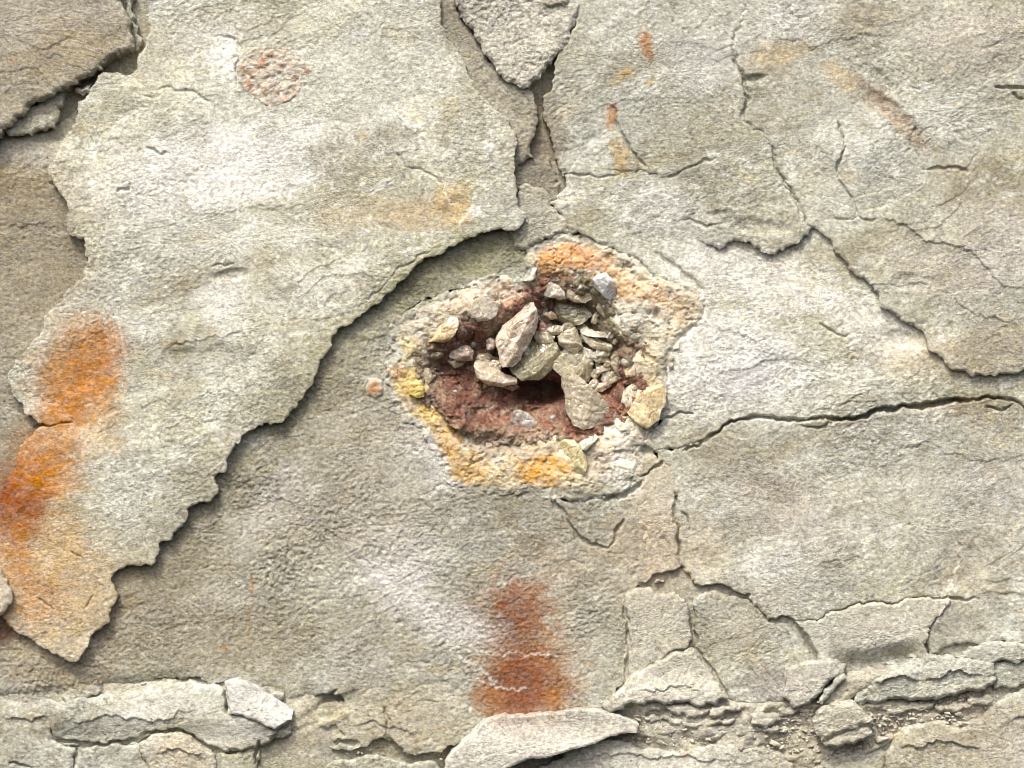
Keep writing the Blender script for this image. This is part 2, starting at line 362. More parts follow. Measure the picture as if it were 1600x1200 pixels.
# ------------------------------------------------------------------ materials
def rock_mat(name, speck=1.0, bump=1.0, rough_v=.9, spec=.2, sss=0.0):
    m = bpy.data.materials.new(name); m.use_nodes = True
    nt = m.node_tree; N = nt.nodes; L = nt.links
    b = N['Principled BSDF']
    at = N.new('ShaderNodeAttribute'); at.attribute_name = 'tint'
    tc = N.new('ShaderNodeTexCoord')
    mp = N.new('ShaderNodeMapping'); mp.inputs['Rotation'].default_value = (0, math.radians(-14), 0); mp.inputs['Scale'].default_value = (.72, 1, 1)
    L.new(tc.outputs['Object'], mp.inputs[0])
    def noise(sc, det, ro, vec=None):
        n = N.new('ShaderNodeTexNoise'); n.inputs['Scale'].default_value = sc; n.inputs['Detail'].default_value = det; n.inputs['Roughness'].default_value = ro
        L.new((vec or mp.outputs[0]), n.inputs['Vector']); return n.outputs['Fac']
    def rng_(s, a, b_, c, d):
        r = N.new('ShaderNodeMapRange'); L.new(s, r.inputs[0])
        for k, v in zip((1, 2, 3, 4), (a, b_, c, d)): r.inputs[k].default_value = v
        return r.outputs[0]
    def mul(a, b_):
        n = N.new('ShaderNodeMath'); n.operation = 'MULTIPLY'; L.new(a, n.inputs[0]); L.new(b_, n.inputs[1]); return n.outputs[0]
    f1 = rng_(noise(210, 4, .75), .32, .68, 1 - .46 * speck, 1 + .40 * speck)
    f2 = rng_(noise(38, 5, .68), .3, .7, 1 - .17 * speck, 1 + .15 * speck)
    f3 = rng_(noise(300, 2, .6, tc.outputs['Object']), .60, .74, 1.0, 1 + .45 * speck)
    f4 = rng_(noise(230, 3, .65), .27, .39, 1 - .6 * speck, 1.0)
    f = mul(mul(f1, f2), mul(f3, f4))
    vm = N.new('ShaderNodeVectorMath'); vm.operation = 'SCALE'; L.new(at.outputs['Color'], vm.inputs[0]); L.new(f, vm.inputs['Scale'])
    # slight warm / cool drift between grains
    hs = N.new('ShaderNodeHueSaturation'); L.new(vm.outputs[0], hs.inputs['Color'])
    L.new(rng_(noise(60, 4, .7), .3, .7, .7, 1.2), hs.inputs['Saturation'])
    L.new(hs.outputs[0], b.inputs['Base Color'])
    b.inputs['Roughness'].default_value = rough_v
    b.inputs['Specular IOR Level'].default_value = spec
    if sss: b.inputs['Subsurface Weight'].default_value = sss; b.inputs['Subsurface Scale'].default_value = .006
    b1 = N.new('ShaderNodeBump'); b1.inputs['Strength'].default_value = 1.0 * bump; b1.inputs['Distance'].default_value = .0040
    L.new(noise(185, 5, .72), b1.inputs['Height'])
    b2 = N.new('ShaderNodeBump'); b2.inputs['Strength'].default_value = .7 * bump; b2.inputs['Distance'].default_value = .0016
    L.new(noise(380, 3, .7), b2.inputs['Height']); L.new(b1.outputs[0], b2.inputs['Normal'])
    for bb, lo in ((b1, .35), (b2, .5)):
        g = N.new('ShaderNodeMapRange'); L.new(at.outputs['Alpha'], g.inputs[0]); g.inputs[3].default_value = lo * bump; g.inputs[4].default_value = min(1.0, 1.15 * bump) if bb is b1 else .9 * bump
        L.new(g.outputs[0], bb.inputs['Strength'])
    L.new(b2.outputs[0], b.inputs['Normal'])
    return m

M_ROCK = rock_mat('weathered_stone')
M_ROUGH = rock_mat('granular_stone', 1.3, 1.5)
M_CRUST = rock_mat('calcite_crust', .8, .8, .42, .5, .2)
M_GRIT = rock_mat('loose_grit', .5, .35)
M_FRAG = rock_mat('loose_stone', .8, .7)
M_RED = rock_mat('iron_stained_cavity', 1.5, 1.9, .4, .6)

def crystal_mat():
    m = bpy.data.materials.new('calcite_crystal'); m.use_nodes = True
    nt = m.node_tree; N = nt.nodes; L = nt.links; b = N['Principled BSDF']
    at = N.new('ShaderNodeAttribute'); at.attribute_name = 'tint'
    tc = N.new('ShaderNodeTexCoord')
    n1 = N.new('ShaderNodeTexNoise'); n1.inputs['Scale'].default_value = 70; n1.inputs['Detail'].default_value = 6; n1.inputs['Roughness'].default_value = .72
    n1.inputs['Distortion'].default_value = .8
    L.new(tc.outputs['Object'], n1.inputs['Vector'])
    r = N.new('ShaderNodeMapRange'); L.new(n1.outputs['Fac'], r.inputs[0])
    for k, v in zip((1, 2, 3, 4), (.3, .72, .7, 1.3)): r.inputs[k].default_value = v
    vm = N.new('ShaderNodeVectorMath'); vm.operation = 'SCALE'; L.new(at.outputs['Color'], vm.inputs[0]); L.new(r.outputs[0], vm.inputs['Scale'])
    n3 = N.new('ShaderNodeTexNoise'); n3.inputs['Scale'].default_value = 210; n3.inputs['Detail'].default_value = 3; L.new(tc.outputs['Object'], n3.inputs['Vector'])
    r3 = N.new('ShaderNodeMapRange'); L.new(n3.outputs['Fac'], r3.inputs[0])
    for k, v in zip((1, 2, 3, 4), (.58, .70, .95, 1.55)): r3.inputs[k].default_value = v
    r4 = N.new('ShaderNodeMapRange'); L.new(n3.outputs['Fac'], r4.inputs[0])
    for k, v in zip((1, 2, 3, 4), (.30, .42, .62, 1.0)): r4.inputs[k].default_value = v
    mm = N.new('ShaderNodeMath'); mm.operation = 'MULTIPLY'; L.new(r3.outputs[0], mm.inputs[0]); L.new(r4.outputs[0], mm.inputs[1])
    vm2 = N.new('ShaderNodeVectorMath'); vm2.operation = 'SCALE'; L.new(vm.outputs[0], vm2.inputs[0]); L.new(mm.outputs[0], vm2.inputs['Scale'])
    L.new(vm2.outputs[0], b.inputs['Base Color'])
    r2 = N.new('ShaderNodeMapRange'); L.new(n1.outputs['Fac'], r2.inputs[0])
    for k, v in zip((1, 2, 3, 4), (.35, .65, .12, .5)): r2.inputs[k].default_value = v
    L.new(r2.outputs[0], b.inputs['Roughness'])
    b.inputs['Subsurface Weight'].default_value = .75
    b.inputs['Subsurface Scale'].default_value = .012
    b.inputs['Subsurface Radius'].default_value = (1, .8, .5)
    b.inputs['Specular IOR Level'].default_value = .8
    b.inputs['Transmission Weight'].default_value = .2
    b.inputs['Coat Weight'].default_value = .5; b.inputs['Coat Roughness'].default_value = .12
    n2 = N.new('ShaderNodeTexNoise'); n2.inputs['Scale'].default_value = 130; n2.inputs['Detail'].default_value = 5; n2.inputs['Roughness'].default_value = .7
    mp = N.new('ShaderNodeMapping'); mp.inputs['Scale'].default_value = (1.6, 1, .5); mp.inputs['Rotation'].default_value = (0, .6, 0)
    L.new(tc.outputs['Object'], mp.inputs[0]); L.new(mp.outputs[0], n2.inputs['Vector'])
    bp = N.new('ShaderNodeBump'); bp.inputs['Strength'].default_value = .24; bp.inputs['Distance'].default_value = .0025
    L.new(n2.outputs['Fac'], bp.inputs['Height']); L.new(bp.outputs[0], b.inputs['Normal'])
    return m
M_CRYS = crystal_mat()

# ------------------------------------------------------------------ mesh making
def make_mesh(name, co, quads, tintv, mat, smooth=True):
    me = bpy.data.meshes.new(name)
    co = np.asarray(co, np.float32); q = np.asarray(quads, np.int32)
    me.vertices.add(len(co)); me.vertices.foreach_set('co', co.ravel())
    k = q.shape[1]
    me.loops.add(q.size); me.loops.foreach_set('vertex_index', q.ravel())
    me.polygons.add(len(q)); me.polygons.foreach_set('loop_start', np.arange(0, q.size, k, dtype=np.int32))
    me.update(calc_edges=True)
    if smooth: me.polygons.foreach_set('use_smooth', np.ones(len(q), bool))
    ca = me.color_attributes.new('tint', 'FLOAT_COLOR', 'POINT')
    c4 = np.ones((len(co), 4), np.float32); c4[:, :3] = tintv[:, :3]; c4[:, 3] = 1 if tintv.shape[1] == 3 else tintv[:, 3]
    ca.data.foreach_set('color', c4.ravel())
    me.materials.append(mat)
    return me

def link(name, me, loc, label=None, cat=None, group=None, kind=None, parent=None):
    o = bpy.data.objects.new(name, me); scene.collection.objects.link(o)
    o.location = loc
    if parent is not None: o.parent = parent
    if label: o['label'] = label
    if cat: o['category'] = cat
    if group: o['group'] = group
    if kind: o['kind'] = kind
    return o

def world_pt(px, py, h):
    k = 1 - h / DIST
    return ((px - 800) * k * MM, -h * MM, (600 - py) * k * MM)

def grown(l, g):
    P = np.array(l, float); n = len(P)
    ar = sum(P[i][0] * P[(i + 1) % n][1] - P[(i + 1) % n][0] * P[i][1] for i in range(n))
    sg = 1 if ar > 0 else -1
    out = []
    for i in range(n):
        d = P[(i + 1) % n] - P[i - 1]; L_ = np.hypot(*d) + 1e-6
        out.append((P[i][0] + sg * d[1] / L_ * g, P[i][1] - sg * d[0] / L_ * g))
    return out

def hf(name, loops, h, back, mat=M_ROCK, minus=None, amp=1.0, fineamp=1.0, bevel=3.0, drop=2.2, color=None, cmix=0.0, extra=None, tintf=None,
       label=None, cat='rock slab', group=None, kind=None, parent=None, grow=0, gain=1.0, step=S, jag=.16, use_grv=True, mean_h=None, relamp=None):
    """a stone plate: relief over its front, broken edge, thick side wall going back"""
    if grow: loops = [grown(l, grow) for l in loops]
    rl = [rough_line(l, True, jag) for l in loops]
    ml = [rough_line(l, True, jag) for l in (minus or [])]
    allp = np.array([p for l in rl for p in l])
    x0 = max(allp[:, 0].min() - 2 * step, FX[0]); x1 = min(allp[:, 0].max() + 2 * step, FX[-1])
    y0 = max(allp[:, 1].min() - 2 * step, FY[0]); y1 = min(allp[:, 1].max() + 2 * step, FY[-1])
    # stay on the shared raster
    r_ = int(round(step / S)) if step >= S else 1
    if step >= S:
        ia = int((x0 - FX[0]) / S); ib = int((x1 - FX[0]) / S) + 1; ja = int((y0 - FY[0]) / S); jb = int((y1 - FY[0]) / S) + 1
        xs = FX[ia:ib:r_]; ys = FY[ja:jb:r_]
        sl = (slice(ja, jb, r_), slice(ia, ib, r_))
        fld = lambda F: F[sl]
    else:
        xs = np.arange(x0, x1, step); ys = np.arange(y0, y1, step)
        fi = np.clip((xs - FX[0]) / S, 0, len(FX) - 1.001); fj = np.clip((ys - FY[0]) / S, 0, len(FY) - 1.001)
        i0 = fi.astype(int); j0 = fj.astype(int); a = (fi - i0)[None, :]; b = (fj - j0)[:, None]
        def fld(F):
            A, B = (a, b) if F.ndim == 2 else (a[..., None], b[..., None])
            return (F[j0][:, i0] * (1 - A) * (1 - B) + F[j0][:, i0 + 1] * A * (1 - B) + F[j0 + 1][:, i0] * (1 - A) * B + F[j0 + 1][:, i0 + 1] * A * B)
    X, Y = np.meshgrid(xs, ys)
    dx = xs[1] - xs[0]
    cm = fill(rl, (xs[:-1] + xs[1:]) / 2, (ys[:-1] + ys[1:]) / 2)
    if ml: cm &= ~fill(ml, (xs[:-1] + xs[1:]) / 2, (ys[:-1] + ys[1:]) / 2)
    H, W = X.shape
    R = max(bevel * 1.3, 3 * dx)
    D, NX, NY, _, _ = seg_field([(True, l) for l in rl + ml], xs, ys, R + dx)
    pad = np.zeros((H + 1, W + 1), int); pad[1:-1, 1:-1] = cm
    cnt = pad[:-1, :-1] + pad[1:, :-1] + pad[:-1, 1:] + pad[1:, 1:]
    used = cnt > 0; bnd = used & (cnt < 4)
    onedge = (X <= xs[0]) | (X >= xs[-1]) | (Y <= ys[0]) | (Y >= ys[-1])
    near = bnd & (D < 2.2 * dx) & ~onedge
    Z = (h(X, Y) if callable(h) else np.full(X.shape, float(h)))
    Z = Z + fld(relief) * (relamp if relamp is not None else amp) + fld(fine) * fld(rough) * fineamp
    if use_grv: Z = Z - fld(grv)
    Dm = np.where(near, 0, D)
    Z = Z - drop * np.clip(1 - Dm / bevel, 0, 1) ** 1.6 * (0.7 + 0.6 * (gnoise(X / 17, Y / 17, 5) + .4))
    Cc = fld(tint) if tintf is None else tintf(X, Y, fld(tint))
    Cc = Cc * gain
    if color is not None: Cc = Cc + (np.array(color) - Cc) * cmix
    if extra is not None: Z, Cc = extra(X, Y, Z, Cc, D)
    PX = np.where(near, NX, X); PY = np.where(near, NY, Y)
    idx = -np.ones((H, W), int); idx[used] = np.arange(used.sum())
    hm = float(Z[used].mean()) if mean_h is None else mean_h
    k = 1 - hm / DIST
    cx = float(PX[used].mean()); cy = float(PY[used].mean())
    def to(px, py, z): return np.stack([(px - 800) * k * MM, -z * MM, (600 - py) * k * MM], -1)
    org = np.array([(cx - 800) * k * MM, -hm * MM, (600 - cy) * k * MM])
    V0 = to(PX[used], PY[used], Z[used]); C0 = np.column_stack([Cc[used], fld(grit)[used]])
    jj, ii = np.nonzero(cm)
    q = np.stack([idx[jj + 1, ii], idx[jj + 1, ii + 1], idx[jj, ii + 1], idx[jj, ii]], 1)
    # side walls
    p2 = pad
    E = []
    jj, ii = np.nonzero(cm & ~p2[:-2, 1:-1].astype(bool)); E.append(np.stack([idx[jj, ii + 1], idx[jj, ii]], 1))        # top edge
    jj, ii = np.nonzero(cm & ~p2[2:, 1:-1].astype(bool)); E.append(np.stack([idx[jj + 1, ii], idx[jj + 1, ii + 1]], 1))
    jj, ii = np.nonzero(cm & ~p2[1:-1, :-2].astype(bool)); E.append(np.stack([idx[jj, ii], idx[jj + 1, ii]], 1))
    jj, ii = np.nonzero(cm & ~p2[1:-1, 2:].astype(bool)); E.append(np.stack([idx[jj + 1, ii + 1], idx[jj, ii + 1]], 1))
    E = np.concatenate(E)
    bv, inv = np.unique(E.ravel(), return_inverse=True); E2 = inv.reshape(E.shape)
    bx = PX[used][bv]; by = PY[used][bv]; bz = Z[used][bv]; bc = C0[bv]
    levels = [0, .3, .65, 1.0]
    VS = [V0]; CS = [C0]; Q = [q]; base = len(V0)
    for n, t in enumerate(levels):
        zz = bz + (back - bz) * t
        jx = 0 if n == 0 else 2.2 * gnoise(bx / 9 + zz / 5, by / 9, 60 + n); jy = 0 if n == 0 else 2.2 * gnoise(bx / 9, by / 9 + zz / 5, 70 + n)
        VS.append(to(bx + jx, by + jy, zz)); CS.append(bc)
    nb = len(bv)
    for n in range(len(levels) - 1):
        a_ = base + n * nb; b_ = a_ + nb
        Q.append(np.stack([E2[:, 1] + a_, E2[:, 0] + a_, E2[:, 0] + b_, E2[:, 1] + b_], 1))
    VV = np.concatenate(VS) - org
    me = make_mesh(name, VV, np.concatenate(Q), np.clip(np.concatenate(CS), .01, 1.0), mat)
    return link(name, me, tuple(org), label, cat, group, kind, parent)

# ------------------------------------------------------------------ the rock face behind everything (setting)
def base_h(X, Y):
    z = np.full(X.shape, -26.0)
    z += 12 * sstep(240, 300, Y) * sstep(330, 270, Y) * sstep(780, 800, X) * sstep(900, 880, X)      # floor of the hollow under the notch
    z += 23 * sstep(1090, 1105, Y) * sstep(930, 1040, X) 
    z += 12 * sstep(420, 480, X) * sstep(720, 680, X) * sstep(1080, 1120, Y)
    z += 12 * sstep(130, 90, X) * sstep(200, 230, Y) * sstep(300, 280, Y)
    z += 20 * sstep(1040, 1075, Y) * sstep(560, 480, X)
    z += 21 * sstep(870, 890, Y) * sstep(950, 970, X) * sstep(1110, 1090, Y)
    z += 10 * sstep(120, 60, Y) * sstep(690, 720, X) * sstep(920, 900, X)
    return z
GEO = [(825,395),(840,380),(880,368),(920,370),(960,388),(1000,408),(1020,430),(1060,445),(1090,462),(1102,480),(1098,500),(1080,515),(1062,530),(1046,550),(1042,580),(1045,610),(1036,650),(1020,675),
       (1018,700),(1000,742),(960,770),(905,785),(870,777),(830,767),(780,770),(740,768),(710,760),(695,740),(685,710),(665,682),(645,660),(622,642),(612,620),(603,590),(605,568),(622,552),(611,525),(620,497),(660,470),(700,458),(740,440),(790,433),(820,436),(828,425),(822,405)]
CAV = [(655,560),(670,540),(700,534),(722,512),(755,502),(778,488),(800,474),(828,462),(845,448),(850,438),(880,444),(905,446),(928,440),(942,462),(958,478),(966,500),(972,522),(992,530),(1000,545),(982,562),(992,590),(1002,600),(985,625),(976,648),(955,652),(945,670),(915,680),(895,690),(860,676),(820,680),(790,688),(760,682),(728,670),(710,645),(690,620),(668,600)]

BAND = [(1000,1100),(1140,1108),(1225,1104),(1290,1100),(1345,1104),(1480,1092),(1545,1078),(1560,1090),(1500,1135),(1400,1140),(1370,1160),(1340,1175),(1270,1195),(1240,1178),(1150,1165),(1040,1165),(985,1155),(990,1130)]
def face_extra(X, Y, Z, C, D):
    m = fill([grown(BAND, 8)], X[0], Y[:, 0]) * 1.0
    n = fbm(X, Y, 60, 3, 501)
    Z = Z + m * (facets(X, Y * 1.7, 26, 503, .8, 1.0) * 9 + facets(X, Y, 12, 507, .7, .8) * 5 + facets(X, Y, 7, 509, .7, .8) * 2.5 - 3 + n * 8)
    return Z, C + (np.array((.46, .43, .33)) - C) * (m * .5)[..., None]
hf('rock_face', [[(-158,-158),(1758,-158),(1758,1330),(-158,1330)]], base_h, -120, step=3.2, extra=face_extra, amp=1.0, fineamp=1.6, bevel=3, drop=0, kind='structure', cat=None, use_grv=False,
   minus=[grown(CAV, 9)], color=(.34,.30,.22), cmix=.35)

# ------------------------------------------------------------------ the slabs
A = [(232,-158),(228,0),(231,30),(234,50),(228,68),(219,82),(214,92),(213,108),(205,115),(190,117),(172,113),(160,112),(152,120),(147,132),(140,142),(122,158),(120,170),(117,185),(112,195),(100,215),(88,240),(74,268),(82,282),(90,297),(104,315),(107,330),(105,362),(112,369),(130,371),(133,395),(130,425),(128,438),(115,448),(104,455),(97,470),(84,482),(68,500),(62,525),(47,538),(43,558),(24,563),(14,580),(17,600),(20,618),(36,630),(38,645),(60,661),(74,664),(55,672),(38,690),(28,708),(24,725),(16,745),(3,760),(-20,780),(-120,850),(-120,940),(-20,950),(5,965),(12,976),(30,990),(60,1008),(90,1022),(108,1033),(121,1033),(130,1020),(140,1000),(146,990),(160,978),(172,967),(178,945),(184,927),(178,915),(173,903),(180,893),(192,888),(205,883),(220,885),(236,884),(243,875),(247,862),(248,850),(252,846),(268,843),(270,832),(278,825),(290,815),(292,795),(300,790),(325,785),(335,775),(342,768),(335,750),(337,743),(352,738),(356,725),(357,712),(364,700),(375,690),(385,676),(398,670),(412,661),(440,661),(452,650),(462,638),(475,618),(488,602),(490,590),(497,575),(507,555),(517,532),(540,510),(570,488),(600,462),(640,425),(680,400),(700,385),(735,370),(760,363),(790,360),(812,355),(822,340),(820,330),(808,318),(806,305),(805,285),(802,270),(802,245),(806,232),(804,205),(796,185),(785,178),(765,160),(745,140),(738,125),(728,105),(718,85),(705,65),(695,50),(688,35),(687,10),(684,-10),(680,-158)]
def hA(X, Y):
    e = (X * .6 + Y * .8)
    z = 12 + 6 * sstep(150, 900, e)
    z -= 5 * sstep(520, 800, X) * sstep(330, 100, Y)
    z -= 2 * sstep(160, 20, X)
    return z
hf('stone_plate', [A], hA, -45, bevel=2.2, drop=1.2, jag=.13, gain=1.17, label='huge pale buff slab with orange rust stain down its ragged left edge', amp=.9)

hf('stone_plate', [[(-158,-158),(184,-158),(186,0),(192,12),(200,25),(203,40),(207,55),(210,72),(205,80),(185,88),(165,98),(145,118),(120,132),(90,142),(70,155),(45,165),(25,190),(0,210),(-158,300)]],
   lambda X, Y: 16 + 6 * sstep(0, 200, Y), -40, bevel=7, drop=6, gain=.88, color=(.34,.29,.20), cmix=.4, label='brown mottled slab in the top left corner above the flake')
hf('rock_flake', [[(12,200),(30,178),(60,160),(104,138),(98,160),(92,178),(88,190),(84,200),(70,203),(55,205),(48,212),(25,212),(8,206)]], 2, -30, bevel=5, drop=4,
   label='small tapering brown flake tucked under the top left slab', cat='rock flake', amp=.5)
hf('rock_flake', [[(116,140),(122,136),(135,133),(144,131),(143,144),(132,147),(120,145)]], 8, -30, bevel=5, drop=6, label='tiny rounded buff chip wedged in the gap beside the huge slab', cat='rock flake', color=(.5,.45,.35), cmix=.5, amp=.3, fineamp=.3)
hf('stone_plate', [[(-158,262),(20,263),(50,270),(72,280),(92,300),(125,330),(180,350),(180,720),(100,900),(60,1000),(-158,1000)]], lambda X, Y: -10 + 2 * sstep(300, 900, Y), -45, bevel=8, drop=5, gain=.82, color=(.28,.245,.17), cmix=.5,
   label='recessed dull brown slab along the left edge of the photo')
hf('stone_plate', [[(-158,212),(0,214),(60,210),(90,195),(150,150),(180,160),(140,300),(90,300),(60,285),(-158,280)]], -18, -45, bevel=5, drop=3, label='narrow pale strip of stone between the brown left slabs')
hf('rock_flake', [[(195,-60),(209,-60),(211,0),(204,14),(208,32),(216,40),(213,52),(222,66),(214,80),(205,76),(205,45),(196,20)]], -8, -40, bevel=5, drop=4, label='shadowed sliver of stone in the cleft left of the huge slab', cat='rock flake', amp=.4)
hf('rock_flake', [[(-150,860),(-30,880),(5,900),(15,918),(19,938),(8,955),(-8,962),(-150,985)]], 34, -30, bevel=5, drop=4, label='grey broken corner lying over the rusty slab at left edge', cat='rock flake', color=(.5,.46,.36), cmix=.8)

# centre top
hf('stone_plate', [[(715,-158),(712,0),(722,18),(735,40),(750,65),(770,95),(785,115),(805,130),(825,134),(840,122),(860,98),(875,80),(890,55),(899,30),(901,0),(902,-158)]], 10, -40, mat=M_ROUGH, bevel=7, drop=5, grow=2, fineamp=2.2, color=(.62,.60,.53), cmix=.5,
   label='pale grainy tongue of stone at top centre with rounded tip')
hf('rock_flake', [[(848,-50),(846,0),(852,8),(866,14),(882,12),(889,3),(890,-50)]], 15, -10, bevel=5, drop=5, label='little stone lump on the grainy tongue at the top edge', cat='rock flake', color=(.38,.34,.26), cmix=.5)
hf('stone_plate', [[(680,-158),(712,-158),(709,0),(718,20),(732,44),(748,70),(768,100),(785,120),(805,134),(824,138),(832,150),(836,180),(834,205),(826,225),(832,245),(800,262),(770,200),(730,140),(690,80)]], -3, -45, bevel=6, drop=4, grow=2, color=(.34,.32,.25), cmix=.6,
   label='grey sunken strip running beside the huge slab toward the notch')
hf('stone_plate', [[(800,240),(828,246),(846,252),(860,250),(868,275),(876,290),(872,303),(860,318),(840,300),(800,300)]], -13, -45, bevel=4, drop=3, color=(.25,.235,.185), cmix=.6, label='grey stone at the bottom of the central notch, shade painted into its colour')  # colour darkened to stand in for shade in the notch

# right
I = [(903,-158),(901,0),(899,30),(887,65),(866,100),(868,118),(864,135),(852,147),(848,175),(855,197),(862,215),(866,235),(872,255),(880,275),(920,272),(970,272),(1010,268),(1045,278),(1062,298),(1080,325),(1086,345),(1072,366),(1080,376),(1095,378),(1110,383),(1125,390),(1135,382),(1145,377),(1165,379),(1180,388),(1195,395),(1205,397),(1225,392),(1245,382),(1262,368),(1268,357),(1257,346),(1247,325),(1235,300),(1220,275),(1210,250),(1203,225),(1190,205),(1163,190),(1166,160),(1162,128),(1150,100),(1145,80),(1160,0),(1165,-158)]
hf('stone_plate', [I], lambda X, Y: 6 + 7 * sstep(250, 390, Y) * sstep(1060, 1150, X) - 7 * sstep(60, 0, np.abs(X - 1065) ) * sstep(260,300,Y) - 5 * sstep(1000, 900, X) * sstep(200, 280, Y), -40, bevel=4, drop=2.5, label='pale slab at upper right of centre with orange flecks and wavy overhanging lip')
J = [(1165,-158),(1160,0),(1145,80),(1150,100),(1162,128),(1166,160),(1163,190),(1190,205),(1203,225),(1210,250),(1220,275),(1235,300),(1247,325),(1257,346),(1268,357),(1280,362),(1291,370),(1305,395),(1325,420),(1345,435),(1365,455),(1375,480),(1395,490),(1415,505),(1435,515),(1447,530),(1455,550),(1475,568),(1500,580),(1520,590),(1540,587),(1570,585),(1600,578),(1758,570),(1758,-158)]
hf('stone_plate', [J], lambda X, Y: 6 + 5 * sstep(250, 450, Y), -40, bevel=4, drop=3, label='wide grey-buff slab filling the upper right corner')
K = [(858,318),(880,298),(900,240),(1320,240),(1758,400),(1758,655),(1640,655),(1600,636),(1585,626),(1560,622),(1520,625),(1480,627),(1450,632),(1410,633),(1375,640),(1350,650),(1310,655),(1290,652),(1240,655),(1200,652),(1160,655),(1130,665),(1100,690),(1060,702),(1010,702),(990,640),(1000,540),(960,440),(888,362),(878,335)]
hf('stone_plate', [K], lambda X, Y: 0 + 3 * sstep(1300, 1100, X), -40, minus=[GEO], bevel=4, drop=2.5, gain=1.15, label='smooth whitish slab to the right of the crystal pocket above the long crack')
hf('stone_plate', [[(808,292),(830,290),(848,292),(860,318),(878,335),(890,352),(884,366),(862,372),(840,380),(824,392),(805,386),(790,350)]], 4, -40, bevel=5, drop=4, label='small buff block just above the crystal pocket, below the notch', color=(.5,.48,.38), cmix=.4, amp=.5)
Lr = [(1022,702),(1060,702),(1100,690),(1130,665),(1160,655),(1200,652),(1240,655),(1290,652),(1310,655),(1350,650),(1375,640),(1410,633),(1450,632),(1480,627),(1520,625),(1560,622),(1585,626),(1600,636),(1640,655),(1758,655),(1758,1012),(1640,1008),(1600,1005),(1560,1000),(1530,1007),(1480,1010),(1450,1025),(1447,1000),(1455,975),(1485,936),(1450,932),(1430,935),(1400,943),(1330,947),(1300,955),(1270,970),(1240,972),(1222,966),(1200,970),(1178,948),(1170,931),(1150,928),(1130,917),(1110,918),(1085,912),(1068,890),(1062,870),(1060,835),(1056,800),(1053,760),(1042,732)]
hf('stone_plate', [Lr], lambda X, Y: 3 + 2 * sstep(700, 950, Y), -40, bevel=4, drop=2.5, label='broad grainy buff slab below the long crack at right')
hf('stone_plate', [[(1240,972),(1270,970),(1300,955),(1330,947),(1400,943),(1430,935),(1450,932),(1485,936),(1455,975),(1447,1000),(1450,1026),(1410,1032),(1370,1038),(1320,1040),(1290,1034),(1278,1030),(1262,1005),(1250,985)]], 12, -40, bevel=3, drop=2,
   label='pale wedge slab with curved shaded underside at lower right', color=(.55,.53,.44), cmix=.3, amp=.6)
hf('stone_plate', [[(980,930),(1000,922),(1020,925),(1060,930),(1075,942),(1079,970),(1081,1000),(1073,1010),(1050,1017),(1030,1032),(1008,1048),(990,1062),(978,1070),(980,1020),(982,1000),(976,960)]], 5, -40, grow=2.5, bevel=4, drop=3, label='small upright pale slab to the right of the red stain', amp=.6, color=(.53,.5,.42), cmix=.35)
hf('stone_plate', [[(1085,932),(1110,922),(1150,932),(1170,940),(1200,972),(1225,975),(1243,992),(1255,1010),(1268,1032),(1240,1042),(1230,1060),(1226,1095),(1170,1100),(1140,1088),(1125,1066),(1105,1038),(1090,1010),(1085,990),(1086,960)]], 0, -40, grow=2.5, bevel=5, drop=4, label='buff slab with dark pits between the two short cracks at lower right', amp=.7)
hf('stone_plate', [[(1030,1034),(1058,1020),(1084,1016),(1094,1036),(1112,1050),(1124,1070),(1136,1088),(1118,1100),(1085,1100),(1050,1098),(1020,1094),(985,1094),(975,1105),(940,1108),(960,1085),(982,1064),(1010,1047)]], lambda X, Y: 12 + 8 * sstep(1050, 1090, Y), -40, grow=2.5, bevel=5, drop=5, label='pale triangular slab with thin overhanging foot above the rubble', amp=.6, color=(.55,.52,.43), cmix=.4)
hf('stone_plate', [[(1060,790),(1062,760),(1050,738),(1035,722),(1020,708),(1005,712),(990,745),(1000,790),(1010,830),(1010,890),(1003,912),(1030,906),(1066,889),(1060,835)]], 3, -30, grow=2.5, bevel=5, drop=3, label='brownish plate below the crystal pocket ending at a dark crevice', amp=.6, color=(.47,.39,.28), cmix=.4)

# lower layer with the pocket and the red stain
Zp = [(-158,940),(60,900),(200,640),(400,420),(640,300),(800,330),(826,386),(990,560),(990,640),(1010,702),(1042,732),(1053,760),(1056,800),(1060,835),(1062,870),(1066,889),(1030,904),(1000,915),(980,930),(976,960),(982,1000),(980,1020),(978,1066),(962,1084),(940,1107),(900,1108),(850,1116),(765,1120),(740,1138),(705,1163),(690,1176),(655,1182),(630,1178),(612,1160),(600,1152),(560,1168),(525,1172),(505,1165),(540,1150),(520,1120),(535,1090),(505,1085),(470,1098),(450,1118),(440,1100),(400,1072),(350,1064),(300,1058),(250,1060),(195,1068),(160,1072),(140,1076),(85,1086),(40,1084),(-158,1072)]
hf('stone_plate', [Zp], lambda X, Y: 0 - 3 * sstep(640, 300, Y) + 4 * sstep(1060, 1170, Y) * sstep(500, 600, X), -40, minus=[GEO], bevel=3, drop=.8, fineamp=1.8, gain=.90, amp=.6, color=(.34,.30,.21), cmix=.14, label='large gritty lower slab holding the crystal pocket and a red rust streak')

